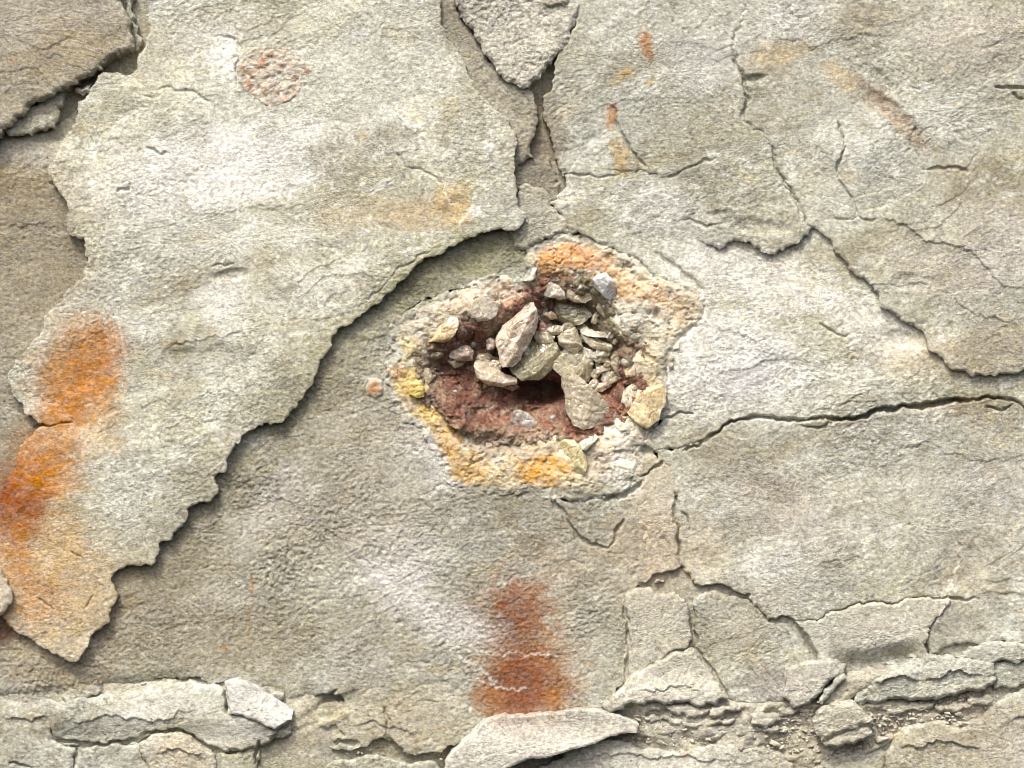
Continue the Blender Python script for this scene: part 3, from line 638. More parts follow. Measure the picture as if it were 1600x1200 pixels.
# bottom left stones
hf('stone_plate', [[(155,1090),(195,1086),(220,1073),(250,1067),(300,1067),(340,1072),(350,1080),(353,1112),(380,1120),(405,1132),(430,1145),(422,1157),(400,1166),(375,1173),(345,1174),(320,1165),(300,1150),(270,1143),(240,1145),(215,1157),(200,1162),(120,1164),(85,1155),(80,1135),(100,1105),(130,1092)]], lambda X, Y: 14 - 8 * sstep(1120, 1160, Y) + 8*sstep(300,400,X), -40, bevel=5, drop=5, jag=.10, grow=2.5, label='long grey-white stone ledge at bottom left, left of the white chip', amp=.8)
hf('rock_chunk', [[(353,1066),(370,1063),(398,1074),(428,1094),(456,1113),(453,1126),(430,1138),(405,1126),(380,1116),(358,1112)]], 30, -40, bevel=4, drop=3, jag=.03, grow=2.5, color=WHITE, cmix=.55, amp=.15, fineamp=.7, cat='rock chunk', label='bright white triangular chip of stone near bottom left')
hf('rock_flake', [[(412,1077),(425,1080),(442,1086),(441,1091),(425,1088),(410,1082)]], 20, -20, bevel=4, drop=3, jag=.10, grow=2.5, color=PALE, cmix=.6, amp=.2, fineamp=.3, cat='rock flake', label='thin pale splinter above the bright white triangular chip')
hf('rock_flake', [[(95,1090),(120,1078),(150,1066),(157,1065),(156,1076),(140,1086),(120,1088),(104,1095)]], 10, -40, bevel=4, drop=3, jag=.10, grow=2.5, amp=.4, cat='rock flake', label='flat buff flake at the left end of the bottom ledge')
hf('stone_plate', [[(-158,1084),(40,1092),(80,1092),(105,1098),(88,1120),(76,1140),(84,1160),(118,1170),(112,1200),(108,1330),(-158,1330)]], lambda X, Y: 2 + 4 * sstep(1100, 1200, Y), -40, bevel=5, drop=4, jag=.10, grow=2.5, label='rounded buff stone in the bottom left corner')
hf('stone_plate', [[(120,1170),(200,1167),(216,1163),(222,1186),(232,1205),(232,1330),(115,1330),(118,1200)]], 6, -40, bevel=4, drop=3, jag=.10, grow=2.5, label='squarish stone at the bottom edge beneath the grey-white ledge')
hf('stone_plate', [[(219,1162),(240,1150),(275,1147),(300,1154),(314,1168),(334,1182),(332,1210),(325,1330),(240,1330),(236,1200),(226,1186)]], 14, -40, bevel=5, drop=4, jag=.10, grow=2.5, color=(.56,.5,.38), cmix=.35, label='cream rounded stone with ridged top at the bottom edge')
hf('stone_plate', [[(338,1182),(350,1178),(380,1176),(402,1168),(404,1185),(398,1210),(396,1330),(334,1330)]], 6, -40, bevel=4, drop=3, jag=.10, grow=2.5, label='narrow stone at the bottom edge below the ledge end')
hf('stone_plate', [[(408,1160),(432,1146),(452,1140),(475,1118),(505,1102),(535,1098),(548,1120),(556,1150),(530,1162),(510,1172),(520,1185),(500,1200),(470,1215),(460,1330),(402,1330),(402,1200)]], lambda X, Y: -4 + 8 * sstep(1140, 1110, Y) * sstep(440, 500, X), -40, bevel=5, drop=5, jag=.10, grow=2.5, label='olive-brown broken stone to the right of the white chip', color=(.38,.35,.23), cmix=.35)
hf('rock_chunk', [[(428,1143),(440,1136),(452,1136),(454,1145),(442,1152),(430,1152)]], 12, -20, bevel=4, drop=3, jag=.10, grow=2.5, cat='rock chunk', amp=.2, label='little olive lump beneath the tip of the white chip')
hf('stone_plate', [[(470,1220),(500,1205),(530,1190),(560,1185),(600,1185),(640,1196),(680,1192),(690,1210),(690,1330),(465,1330)]], 2, -40, bevel=4, drop=4, jag=.10, grow=2.5, label='low brown stone along the bottom edge left of the long pale slab')

# bottom centre and right
Q = [(703,1182),(722,1160),(742,1142),(766,1124),(810,1120),(850,1118),(900,1111),(940,1112),(968,1120),(998,1133),(994,1143),(965,1147),(945,1152),(925,1161),(890,1170),(850,1182),(800,1194),(765,1206),(730,1220),(700,1240),(690,1215)]
hf('stone_plate', [Q], lambda X, Y: 42 - 14 * sstep(1180, 1130, Y), -40, bevel=4, drop=3, jag=.05, grow=2, color=(.62,.6,.52), cmix=.6, amp=.35, fineamp=.7, label='long pale slanting slab jutting out at bottom centre')
hf('stone_plate', [[(780,1220),(830,1206),(880,1186),(905,1172),(950,1158),(985,1162),(1040,1176),(1100,1170),(1160,1170),(1220,1178),(1238,1196),(1250,1215),(1260,1330),(760,1330)]], 6, -40, bevel=5, drop=4, jag=.10, grow=2, color=(.55,.52,.43), cmix=.35, label='smooth pale stone at the bottom edge below the long slanting slab')
hf('rock_chunk', [[(882,1178),(892,1172),(902,1170),(905,1176),(896,1184),(884,1184)]], 14, -20, bevel=4, drop=3, jag=.10, grow=2, cat='rock chunk', amp=.2, fineamp=.4, label='pebble lodged in the dark gap under the long slanting slab')
hf('rock_chunk', [[(1272,1130),(1285,1107),(1308,1097),(1335,1098),(1348,1110),(1364,1124),(1364,1131),(1345,1133),(1320,1141),(1298,1152),(1284,1156),(1277,1146)]], 34, -40, bevel=9, drop=7, jag=.10, grow=2, cat='rock chunk', amp=.4, color=(.58,.54,.42), cmix=.5, label='upper half of the split rounded cobble in the lower right rubble')
hf('rock_chunk', [[(1287,1159),(1300,1154),(1320,1144),(1348,1135),(1362,1135),(1362,1147),(1345,1156),(1325,1160),(1308,1167),(1292,1165)]], 28, -40, bevel=6, drop=6, jag=.10, grow=2, cat='rock chunk', amp=.4, color=(.55,.52,.42), cmix=.5, label='lower half of the split rounded cobble in the lower right rubble')
hf('rock_chunk', [[(1228,1044),(1260,1036),(1300,1032),(1322,1040),(1316,1052),(1292,1066),(1276,1085),(1262,1100),(1240,1104),(1226,1090)]], lambda X, Y: 18 + 8 * sstep(1230, 1290, X), -40, bevel=4, drop=4, jag=.10, grow=2, cat='rock chunk', amp=.4, label='wedge shaped pale block beneath the crack at lower right', color=(.53,.5,.42), cmix=.4)
hf('rock_flake', [[(1321,1054),(1304,1064),(1288,1080),(1278,1099),(1284,1100),(1293,1084),(1308,1069),(1321,1059)]], 24, -30, bevel=4, drop=3, jag=.10, grow=2, cat='rock flake', amp=.2, fineamp=.4, label='thin curved sliver standing beside the wedge shaped block')
hf('rock_chunk', [[(1288,1100),(1298,1084),(1316,1066),(1336,1050),(1358,1044),(1392,1046),(1372,1058),(1354,1074),(1332,1088),(1306,1097)]], 12, -40, bevel=5, drop=4, jag=.10, grow=2, cat='rock chunk', amp=.4, label='slanting brown block right of the thin curved sliver', color=(.43,.37,.26), cmix=.4)
hf('rock_chunk', [[(1384,1044),(1390,1036),(1402,1034),(1404,1040),(1394,1046)]], 10, -30, bevel=4, drop=3, jag=.10, grow=2, cat='rock chunk', amp=.2, fineamp=.4, label='small knob under the curved underside of the wedge slab')
hf('rock_chunk', [[(1340,1086),(1356,1076),(1378,1058),(1404,1044),(1420,1034),(1460,1024),(1492,1030),(1530,1034),(1552,1038),(1553,1066),(1540,1076),(1510,1078),(1480,1086),(1452,1092),(1410,1090),(1372,1098),(1346,1102),(1338,1096)]], lambda X, Y: 20 - 4 * sstep(1450, 1350, X), -40, bevel=6, drop=5, jag=.10, grow=2, cat='rock chunk', amp=1.0, fineamp=1.5, label='large craggy buff block above the rubble at lower right')
hf('stone_plate', [[(1496,1026),(1520,1012),(1540,1006),(1562,1004),(1600,1008),(1758,1016),(1758,1038),(1640,1034),(1600,1030),(1560,1031),(1524,1030)]], 16, -40, bevel=4, drop=3, jag=.10, grow=2, label='thin ledge of stone at the right edge above the craggy block', amp=.5)
hf('stone_plate', [[(1556,1038),(1600,1036),(1758,1042),(1758,1078),(1640,1062),(1600,1066),(1575,1074),(1556,1076)]], 8, -40, bevel=4, drop=3, jag=.10, grow=2, label='low grey-green block at the right edge beside the craggy block', amp=.6)
hf('stone_plate', [[(1390,1216),(1385,1180),(1400,1150),(1430,1135),(1470,1128),(1505,1140),(1530,1125),(1556,1102),(1580,1086),(1620,1074),(1758,1070),(1758,1330),(1395,1330)]], lambda X, Y: 10 + 6 * sstep(1500, 1600, X), -40, bevel=6, drop=5, jag=.10, grow=2, label='ochre-brown slab filling the bottom right corner')
hf('stone_plate', [[(1262,1230),(1256,1200),(1300,1190),(1340,1176),(1372,1166),(1386,1176),(1386,1330),(1262,1330)]], 2, -40, bevel=4, drop=4, jag=.10, grow=2, label='buff stone at the bottom edge under the split cobble')
# flat pieces in the shale band between slab foot and rubble
SH = [([(985,1098),(1010,1096),(1040,1102),(1030,1112),(1000,1110)],8),([(1040,1104),(1070,1102),(1110,1108),(1100,1118),(1060,1118)],12),([(1112,1104),(1150,1100),(1158,1108),(1128,1120),(1108,1118)],14),([(990,1118),(1040,1116),(1070,1124),(1060,1134),(1010,1128)],6),([(1066,1128),(1100,1124),(1150,1122),(1140,1132),(1100,1136),(1070,1136)],8),
      ([(1000,1140),(1030,1134),(1060,1138),(1040,1150),(1005,1152)],4),([(1172,1118),(1190,1112),(1218,1116),(1220,1128),(1196,1140),(1176,1134)],12),([(1150,1134),(1172,1134),(1190,1142),(1170,1150),(1150,1148)],6),([(1192,1142),(1216,1134),(1224,1138),(1206,1148)],10),([(1216,1108),(1238,1104),(1250,1110),(1240,1118),(1220,1116)],8),
      ([(1080,1142),(1120,1138),(1146,1142),(1130,1154),(1090,1156)],3),([(1380,1108),(1420,1100),(1460,1098),(1450,1110),(1400,1118)],8),([(1460,1104),(1490,1096),(1512,1100),(1500,1114),(1470,1116)],8),([(1512,1094),(1540,1084),(1556,1090),(1540,1104),(1516,1108)],10),([(1420,1122),(1450,1114),(1480,1120),(1450,1130),(1424,1130)],4)]
SHL = ['thin shale scrap','stepped shale scrap','leaf-thin shale scrap','flat shale scrap','long low shale scrap','buff shale scrap','rounded shale scrap','squat shale scrap','pointed shale scrap','small shale scrap','broad shale scrap','pale shale scrap','brown shale scrap','dark-edged shale scrap','low shale scrap']
SHP = ['just right of the dark hole beside the long slab','under the middle of the triangular slab foot','under the right end of the triangular slab foot','below the first shale scrap by the dark hole','below the right end of the triangular slab foot','lying lowest beside the tip of the long slab',
       'left of the split cobble, with a dark notch below it','between the shale band and the smooth pale stone','touching the left end of the split cobble','below the wedge shaped block','above the smooth pale stone','right of the split cobble, under the craggy block','under the right half of the craggy block','under the right end of the craggy block','above the ochre-brown corner slab']
for (pl, hh), a_, p_ in zip(SH, SHL, SHP):
    hf('rock_flake', [pl], hh, -35, bevel=4, drop=4.5, cat='rock flake', amp=.4, fineamp=.9, label=a_ + ' ' + p_, group='shale scraps in the crumbling band', color=(.5,.46,.36), cmix=.4)

# ------------------------------------------------------------------ nodules set in the stone
def nod(loop, h, label, cols, bev=7, drop=6):
    def ex(X, Y, Z, C, D):
        c = np.array(cols[0]) * .55 + C * .45
        m = sstep(.0, .4, fbm(X, Y, 20, 4, 201, .6)) * .8
        cx = X.mean(); cy = Y.mean(); rx = (X.max() - X.min()) / 2; ry = (Y.max() - Y.min()) / 2
        r = np.hypot((X - cx) / rx, (Y - cy) / ry)
        m = m * sstep(.1, .5, r) * sstep(.95, .7, r) if rx > 30 else sstep(.75, .35, r) * .8
        c = c + (np.array(cols[1]) - c) * m[..., None]
        Z = Z + fbm(X, Y, 16, 3, 207) * (3.2 if rx > 30 else 1.5)
        return Z, c
    return hf('nodule', [loop], h, -10, mat=M_CRUST, bevel=bev, drop=drop, cat='nodule', amp=.9, extra=ex, label=label, use_grv=False, jag=.04)
nod([(368,108),(376,88),(392,72),(415,67),(450,76),(478,92),(490,110),(482,134),(466,150),(445,166),(430,173),(408,164),(385,150),(372,130)], lambda X, Y: hA(X, Y) + 1.2,
    'round rusty pink nodule set in the upper part of the huge slab', ((.53,.45,.34), (.42,.20,.09)), 6, 5)
nod([(573,600),(577,592),(588,590),(598,594),(601,606),(597,618),(586,624),(575,618),(570,608)], 4, 'small orange centred nodule just left of the crystal pocket', ((.58,.54,.44), (.52,.26,.10)), 5, 5)

# ------------------------------------------------------------------ the crystal pocket (geode)
geo = bpy.data.objects.new('geode', None); scene.collection.objects.link(geo)
gl = Vector(world_pt(830, 590, 0)); geo.location = gl
geo['label'] = 'hollow pocket of calcite crystals with yellow crust and red lining'
geo['category'] = 'geode'
GP = gl
CRC = [ (895,402,62,24,8,(.62,.30,.10),.85),(860,420,36,22,10,(.60,.33,.10),.7),(880,436,40,12,5,(.34,.17,.05),.7),(965,440,50,24,35,(.62,.42,.22),.6),(1005,455,40,26,20,(.64,.42,.22),.6),(1060,480,40,30,10,(.60,.42,.24),.5),(1000,500,50,30,0,(.60,.58,.50),.6),
        (745,462,60,24,-20,(.56,.42,.30),.6),(800,450,40,18,0,(.50,.38,.26),.7),(640,500,34,30,0,(.56,.53,.43),.6),(632,545,24,24,0,(.66,.56,.28),.6),(640,602,34,30,0,(.62,.44,.10),.75),(614,580,16,18,0,(.50,.24,.09),.7),
        (672,645,40,26,35,(.62,.43,.12),.75),(700,690,30,34,30,(.60,.36,.08),.75),(730,735,40,34,10,(.60,.37,.09),.85),(785,750,30,22,0,(.60,.52,.30),.6),(850,735,56,30,-5,(.62,.34,.05),.9),(830,700,80,16,-6,(.44,.35,.22),.8),(760,700,40,16,20,(.42,.35,.24),.7),
        (900,750,30,20,0,(.6,.52,.33),.5),(945,765,60,26,-10,(.38,.36,.25),.8),(975,735,36,36,0,(.72,.70,.62),.75),(985,690,30,26,0,(.62,.60,.52),.6),(1005,725,22,20,0,(.40,.37,.28),.6),(935,720,30,24,0,(.36,.31,.24),.7),(1020,590,20,50,0,(.56,.46,.26),.6),(1010,635,26,26,0,(.66,.56,.32),.6),(1040,560,20,30,0,(.44,.40,.27),.6),(1025,528,40,20,0,(.55,.50,.36),.6)]
def crust_extra(X, Y, Z, C, D):
    c = np.array((.61, .56, .42)) * (1 + .25 * fbm(X, Y, 40, 3, 220))[..., None]
    w1 = sstep(.1, .3, fbm(X, Y, 20, 4, 248, .75)); c = c + (np.array((.72, .69, .58)) - c) * (w1 * .4)[..., None]
    w2 = sstep(.16, .34, fbm(X, Y, 15, 4, 249, .75)); c = c + (np.array((.34, .23, .11)) - c) * (w2 * .5)[..., None]
    rr = fbm(X, Y, 26, 4, 231, .65)
    for sx, sy, rx, ry, ang, col, st in CRC:
        a = math.radians(ang); dx = X - sx; dy = Y - sy
        u = dx * math.cos(a) + dy * math.sin(a); v = -dx * math.sin(a) + dy * math.cos(a)
        m = sstep(1.3, .45, np.sqrt((u / rx) ** 2 + (v / ry) ** 2) + .6 * rr) * st
        c = c + (np.array(col) - c) * m[..., None]
    Z = Z + facets(X, Y, 19, 3, .8, .9) * 4.0 + facets(X + 7, Y, 8, 9, .6, .6) * 1.2 + fbm(X, Y, 60, 2, 240) * 4 + fbm(X, Y, 9, 2, 244, .7) * 1.5 - 3.5 * sstep(.2, .5, fbm(X, Y, 22, 4, 247, .7))
    Dc, *_ = seg_field([(True, CAV)], X[0], Y[:, 0], 46)
    Z = Z - 12 * np.clip(1 - Dc / 34., 0, 1) ** 1.6
    # outer gutter between crust and slab
    Dg, *_ = seg_field([(True, GEO)], X[0], Y[:, 0], 30)
    ur = sstep(860, 960, X) * sstep(640, 560, Y)
    Z = Z - 3 * (1 - ur) * np.clip(1 - Dg / 26., 0, 1) - 5 * ur * np.clip(1 - Dg / 8., 0, 1)
    bl = sstep(0, 16, np.minimum(Dg, 30) + 16 * rr)
    c = C + (c - C) * np.maximum(bl, ur * .6)[..., None]
    # little hole on the right of the crust
    Z = Z - 14 * np.exp(-(((X - 1026) / 5.) ** 2 + ((Y - 492) / 9.) ** 2))
    return Z, c
hf('crust', [grown(GEO, 4), CAV], 3, -70, mat=M_CRUST, bevel=3, drop=2, step=1.5, amp=.5, fineamp=.9, cat=None, parent=None, extra=crust_extra, use_grv=False, mean_h=0)
crust = scene.collection.objects[-1] if False else [o for o in bpy.data.objects if o.name.startswith('crust')][0]
CAVB = [(640,545),(660,525),(700,515),(720,495),(770,475),(820,448),(840,425),(950,425),(975,480),(1010,530),(1015,610),(990,660),(950,690),(900,705),(760,700),(700,660),(650,610)]
def cav_h(X, Y):
    Dc, *_ = seg_field([(True, CAV)], X[0], Y[:, 0], 90)
    inside = fill([CAV], X[0], Y[:, 0])
    d = np.where(inside, np.minimum(Dc, 90), 0)
    z = -12 - 44 * sstep(0, 48, d)
    z -= 60 * np.exp(-(((X - 846) / 44.) ** 2 + ((Y - 610) / 20.) ** 2) ** 2)            # the dark throat
    z += 20 * np.exp(-(((X - 740) / 60.) ** 2 + ((Y - 630) / 40.) ** 2)) + 14 * np.exp(-(((X - 720) / 60.) ** 2 + ((Y - 670) / 24.) ** 2))
    return z
def cav_extra(X, Y, Z, C, D):
    n = fbm(X, Y, 30, 4, 251, .65); n2 = fbm(X, Y, 70, 3, 261)
    c = np.array((.225, .095, .058)) + 0 * C
    c = c + (np.array((.36, .25, .16)) - c) * sstep(-.1, .3, fbm(X, Y, 18, 4, 255, .75))[..., None] * .75
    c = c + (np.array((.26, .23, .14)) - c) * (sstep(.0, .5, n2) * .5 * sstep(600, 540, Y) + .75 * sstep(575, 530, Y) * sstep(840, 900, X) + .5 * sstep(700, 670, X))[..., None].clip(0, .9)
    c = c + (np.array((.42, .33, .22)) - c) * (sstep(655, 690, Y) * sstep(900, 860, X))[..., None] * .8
    c = c + (np.array((.06, .035, .03)) - c) * (np.exp(-(((X - 850) / 46.) ** 2 + ((Y - 606) / 20.) ** 2)))[..., None] * .6  # throat's shade painted in as near-black colour
    Z = Z + facets(X, Y, 13, 31, .8, 1.1) * 11 + facets(X, Y + 5, 7, 37, .7, .8) * 5 + fbm(X, Y, 26, 4, 270, .7) * 7
    return Z, c
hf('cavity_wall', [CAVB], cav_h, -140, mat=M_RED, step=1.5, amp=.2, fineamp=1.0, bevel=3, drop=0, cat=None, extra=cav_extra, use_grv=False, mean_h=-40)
cavw = [o for o in bpy.data.objects if o.name.startswith('cavity_wall')][0]
for o in (crust, cavw):
    o.parent = geo; o.location = o.location - GP

GREYC = (.47,.44,.36); OLIVE = (.33,.31,.20); PINK = (.56,.46,.38); YEL = (.58,.50,.32); WHT = (.80,.77,.69); BLU = (.46,.44,.41)
CR = [  # outline, front height, thickness, colour, (tilt x, tilt y), apex shift, label
 ([(824,472),(834,472),(840,490),(839,512),(827,538),(814,561),(801,573),(785,574),(780,558),(774,535),(779,519),(792,503),(808,490)], 6, 40, (.55,.48,.39), (.14,.02), (6,-8), 'tall ridged pinkish crystal standing upright'),
 ([(740,571),(743,563),(757,560),(769,561),(777,574),(788,584),(808,590),(808,600),(785,605),(759,600),(745,590)], -10, 14, (.50,.44,.35), (.0,.12), (0,4), 'half-moon shaped beige crystal plate'),
 ([(879,587),(888,581),(902,586),(918,600),(938,616),(949,629),(953,642),(949,655),(938,664),(912,672),(896,665),(889,652),(883,620)], 6, 46, (.50,.46,.36), (.05,-.08), (4,12), 'large wedge shaped grey crystal at lower right'),
 ([(827,532),(847,528),(870,535),(876,558),(860,581),(840,594),(814,595),(801,584),(795,574),(811,561),(827,542)], -20, 26, OLIVE, (-.05,.1), (4,4), None),
 ([(863,558),(892,545),(912,551),(927,561),(927,574),(920,597),(905,590),(889,582),(876,587),(862,574)], -26, 26, (.33,.31,.21), (.05,.1), (0,-2), None),
 ([(871,525),(883,516),(899,511),(905,525),(912,542),(899,555),(883,545),(873,538)], -20, 26, (.38,.35,.26), (.1,.05), (0,0), None),
 ([(904,506),(912,506),(928,517),(945,519),(961,511),(974,519),(974,527),(954,530),(938,527),(918,525),(907,519)], -10, 14, (.52,.49,.39), (0,.15), (0,-2), None),
 ([(907,522),(941,532),(956,538),(957,545),(951,550),(928,545),(915,535)], -18, 16, (.44,.41,.30), (0,-.2), (0,2), None),
 ([(844,460),(849,449),(860,439),(873,444),(883,457),(883,467),(860,465)], -2, 20, (.60,.56,.48), (0,-.1), (0,4), None),
 ([(873,444),(892,443),(922,454),(930,464),(915,474),(902,473),(884,466)], -10, 20, (.46,.40,.30), (.05,-.1), (0,2), None),
 ([(935,467),(954,470),(956,480),(951,503),(941,493),(931,480)], -16, 20, (.45,.39,.29), (-.15,.1), (2,0), None),
 ([(925,438),(933,428),(948,426),(961,440),(963,460),(954,469),(941,460),(930,451)], 14, 32, WHT, (-.15,-.15), (-4,6), 'brilliant white crystal on the upper right rim'),
 ([(955,472),(972,475),(983,496),(988,510),(978,520),(962,515),(953,500)], -4, 20, (.52,.48,.37), (-.1,0), (0,0), None),
 ([(974,506),(990,509),(1005,525),(992,536),(979,531)], 0, 20, (.56,.54,.44), (-.1,0), (0,0), None),
 ([(730,486),(740,470),(752,462),(764,463),(779,482),(775,493),(762,501),(746,503),(730,493)], 9, 30, (.56,.52,.43), (0,-.15), (2,2), 'milky crystal on the upper left rim'),
 ([(688,512),(698,496),(714,495),(717,506),(712,520),(704,532),(688,535),(668,534)], 10, 26, (.56,.46,.28), (.1,0), (4,0), 'amber crystal plate on the left rim'),
 ([(816,438),(828,428),(834,417),(839,420),(837,434),(828,440)], 8, 16, (.60,.57,.47), (0,0), (0,0), None),
 ([(759,532),(766,527),(774,532),(772,545),(762,547)], -18, 14, (.42,.36,.32), (0,0), (0,0), None),
 ([(714,542),(730,539),(740,548),(738,563),(717,564),(702,558),(704,545)], -16, 16, (.38,.32,.25), (.1,.1), (0,0), None),
 ([(694,527),(710,522),(720,532),(714,545),(701,545)], -14, 16, (.40,.36,.26), (0,.1), (0,0), None),
 ([(675,610),(697,607),(714,610),(712,633),(704,642),(684,636),(671,626)], -4, 18, (.46,.41,.36), (.1,0), (0,0), None),
 ([(798,649),(803,642),(812,640),(826,645),(839,659),(840,667),(824,675),(808,668),(798,659)], -8, 26, BLU, (.05,-.1), (-4,-4), 'small bluish grey crystal lying at the bottom'),
 ([(977,558),(990,548),(997,558),(995,577),(997,589),(979,590),(975,577)], -2, 22, (.48,.40,.28), (-.1,.05), (0,0), None),
 ([(954,558),(964,551),(973,556),(974,577),(968,588),(960,580),(954,568)], -18, 20, (.36,.33,.24), (0,0), (0,0), None),
 ([(974,612),(987,600),(998,603),(994,626),(982,644),(976,632),(970,628)], 0, 16, (.55,.52,.42), (-.1,0), (0,0), None),
 ([(980,644),(990,628),(1002,614),(1018,604),(1034,598),(1042,612),(1041,628),(1033,642),(1030,658),(1013,671),(996,662)], 20, 38, YEL, (-.1,-.12), (-6,8), 'thick yellow crystal block at lower right rim'),
 ([(870,696),(883,686),(896,687),(906,698),(915,711),(918,730),(912,746),(903,740),(892,729),(876,717)], 12, 14, (.60,.55,.33), (.1,-.05), (4,0), 'translucent pale yellow plate at the bottom rim'),
 ([(904,694),(912,688),(931,678),(936,684),(926,694),(916,704),(909,703)], 12, 10, (.68,.65,.54), (0,.1), (0,0), 'thin white sliver below the wedge crystal'),
 ([(944,654),(961,646),(980,652),(1000,668),(1011,680),(1009,694),(990,703),(967,703),(951,687),(941,670)], 1, 26, (.43,.40,.33), (-.05,-.15), (0,6), 'frosted grey crystal mass below the yellow block'),
 ([(952,722),(970,712),(995,712),(994,735),(982,750),(962,754),(948,742)], 5, 30, (.64,.62,.53), (0,-.1), (0,0), 'white crystal cluster at lower right edge'),
 ([(636,604),(642,597),(656,596),(664,606),(662,620),(650,622),(640,616)], 17, 24, (.66,.50,.17), (0,0), (0,0), 'rounded golden lump on the left rim'),
 ([(604,580),(606,568),(614,565),(622,572),(622,586),(613,590)], 8, 14, (.60,.44,.30), (0,0), (0,0), None),
 ([(652,581),(662,574),(672,576),(678,590),(668,602),(656,600)], -2, 16, (.44,.39,.28), (.1,0), (0,0), None),
 ([(866,468),(890,474),(912,476),(926,493),(914,503),(890,510),(872,500)], -30, 20, (.31,.29,.19), (0,.1), (0,0), None),
 ([(842,500),(858,498),(868,512),(866,530),(850,532),(840,520)], -32, 18, (.30,.17,.12), (0,.1), (0,0), None),
 ([(922,552),(940,550),(952,556),(950,566),(936,568),(926,562)], -26, 16, (.33,.30,.20), (0,.1), (0,0), None),
 ([(788,588),(800,594),(812,604),(800,612),(786,606)], -26, 14, (.24,.12,.08), (0,.1), (0,0), None),
 ([(656,548),(668,540),(690,540),(694,552),(682,562),(664,562)], -10, 14, (.36,.31,.20), (0,.1), (0,0), None),
 ([(780,470),(800,462),(818,462),(822,470),(804,482),(786,484)], 0, 14, (.52,.33,.22), (0,.1), (0,0), None),
 ([(712,652),(722,658),(736,676),(744,692),(736,690),(722,674)], 5, 12, (.50,.48,.40), (0,.1), (0,0), None),
]
def crystal(out, hf_, th_, col, tilt, apex, label, seed):
    r = random.Random(seed)
    P = np.array(out, float); n = len(P); c = P.mean(0)
    size = np.sqrt(((P - c) ** 2).sum(1)).mean()
    ar = sum(P[i][0] * P[(i + 1) % n][1] - P[(i + 1) % n][0] * P[i][1] for i in range(n)); sg = 1 if ar > 0 else -1
    edges = sorted(range(n), key=lambda i: -np.hypot(*(P[(i + 1) % n] - P[i])) * r.uniform(.6, 1.4))[:r.choice([3, 4, 4, 5])]
    cols = [r.uniform(.9, 1.1) for _ in range(8)]
    t_ = -1.05 if seed == 50 else r.uniform(0, math.pi)
    def ex(X, Y, Z, C, D):
        z = np.full(X.shape, float(hf_)) + (X - c[0]) * tilt[0] + (Y - c[1]) * tilt[1]
        f = np.full(X.shape, cols[0])
        f[:] = cols[0]
        # a second cleavage face across the middle
        a_ = r.uniform(0, 6.28); off = r.uniform(-.1, .35) * size; sl = r.uniform(.3, .7)
        z2 = z - sl * ((X - c[0]) * math.cos(a_) + (Y - c[1]) * math.sin(a_) - off)
        f = np.where(z2 < z, cols[1], f); z = np.minimum(z, z2)
        for k, i in enumerate(edges):
            p = P[i]; q = P[(i + 1) % n]; d = q - p; L_ = np.hypot(*d) + 1e-6
            ins = sg * (-(X - p[0]) * d[1] + (Y - p[1]) * d[0]) / L_      # distance inward from this edge
            z3 = hf_ - size * r.uniform(.16, .34) + ins * r.uniform(.8, 1.6)
            f = np.where(z3 < z, cols[2 + k], f); z = np.minimum(z, z3)
        st = fbm(X * math.cos(t_) * .35 + Y * math.sin(t_) * .35 , -X * math.sin(t_) + Y * math.cos(t_), 9, 3, seed)
        st = np.round(st * 4) / 4 * .6 + st * .4
        z += st * (2.8 if seed == 50 else 1.1) + fbm(X, Y, 7, 2, seed + 3) * .6 - 1.6 * sstep(.05, .0, np.abs(fbm(X, Y, 30, 2, seed + 8)))
        return z, np.minimum(np.array(col) * np.array((1.28, 1.25, 1.22)), .80) * (f * (1 + .22 * fbm(X, Y, 16, 3, seed + 5)))[..., None]
    o = hf('crystal', [out], hf_, hf_ - th_ - 8, mat=M_CRYS, bevel=1.4, drop=1.0, step=1.0, jag=.05, amp=0, fineamp=0, cat=None, extra=ex, use_grv=False, mean_h=hf_)
    # the bevel of the outline again, on top of the faces
    o.parent = geo; o.location = o.location - GP
    if label: o['label'] = label
r2 = random.Random(31)
big = []
while len(big) < 60:
    x = r2.uniform(662, 990); y = r2.uniform(450, 604)
    if not fill([CAV], np.array([x, x + .5]), np.array([y]))[0, 0] or (800 < x < 890 and y > 588): continue
    s_ = r2.uniform(8, 15)
    if any(math.hypot(x - a, y - b) < (s_ + c) * .62 for a, b, c in big): continue
    if y > 570 and x < 780 and r2.random() < .5: continue
    big.append((x, y, s_))
    n_ = r2.choice([5, 6, 7]); a0 = r2.uniform(0, 6.28); el_ = r2.uniform(1, 1.7); ro = r2.uniform(0, 3.14); pl = []
    for k in range(n_):
        t = a0 + 6.283 * k / n_ + r2.uniform(-.35, .35); q = s_ * r2.uniform(.75, 1.15)
        u_, v_ = q * math.cos(t) * el_, q * math.sin(t) / el_ ** .5
        pl.append((x + u_ * math.cos(ro) - v_ * math.sin(ro), y + u_ * math.sin(ro) + v_ * math.cos(ro)))
    CR.append((pl, r2.uniform(-36, -22), 30, r2.choice([(.36,.33,.23),(.42,.38,.28),(.46,.41,.32),(.33,.29,.20),(.40,.31,.22),(.44,.42,.34)]), (r2.uniform(-.3, .3), r2.uniform(-.3, .3)), (0, 0), None))
for i, (o_, h_, t_, c_, tl, ap, lb) in enumerate(CR): crystal(o_, h_, t_, c_, tl, ap, lb, 50 + i)

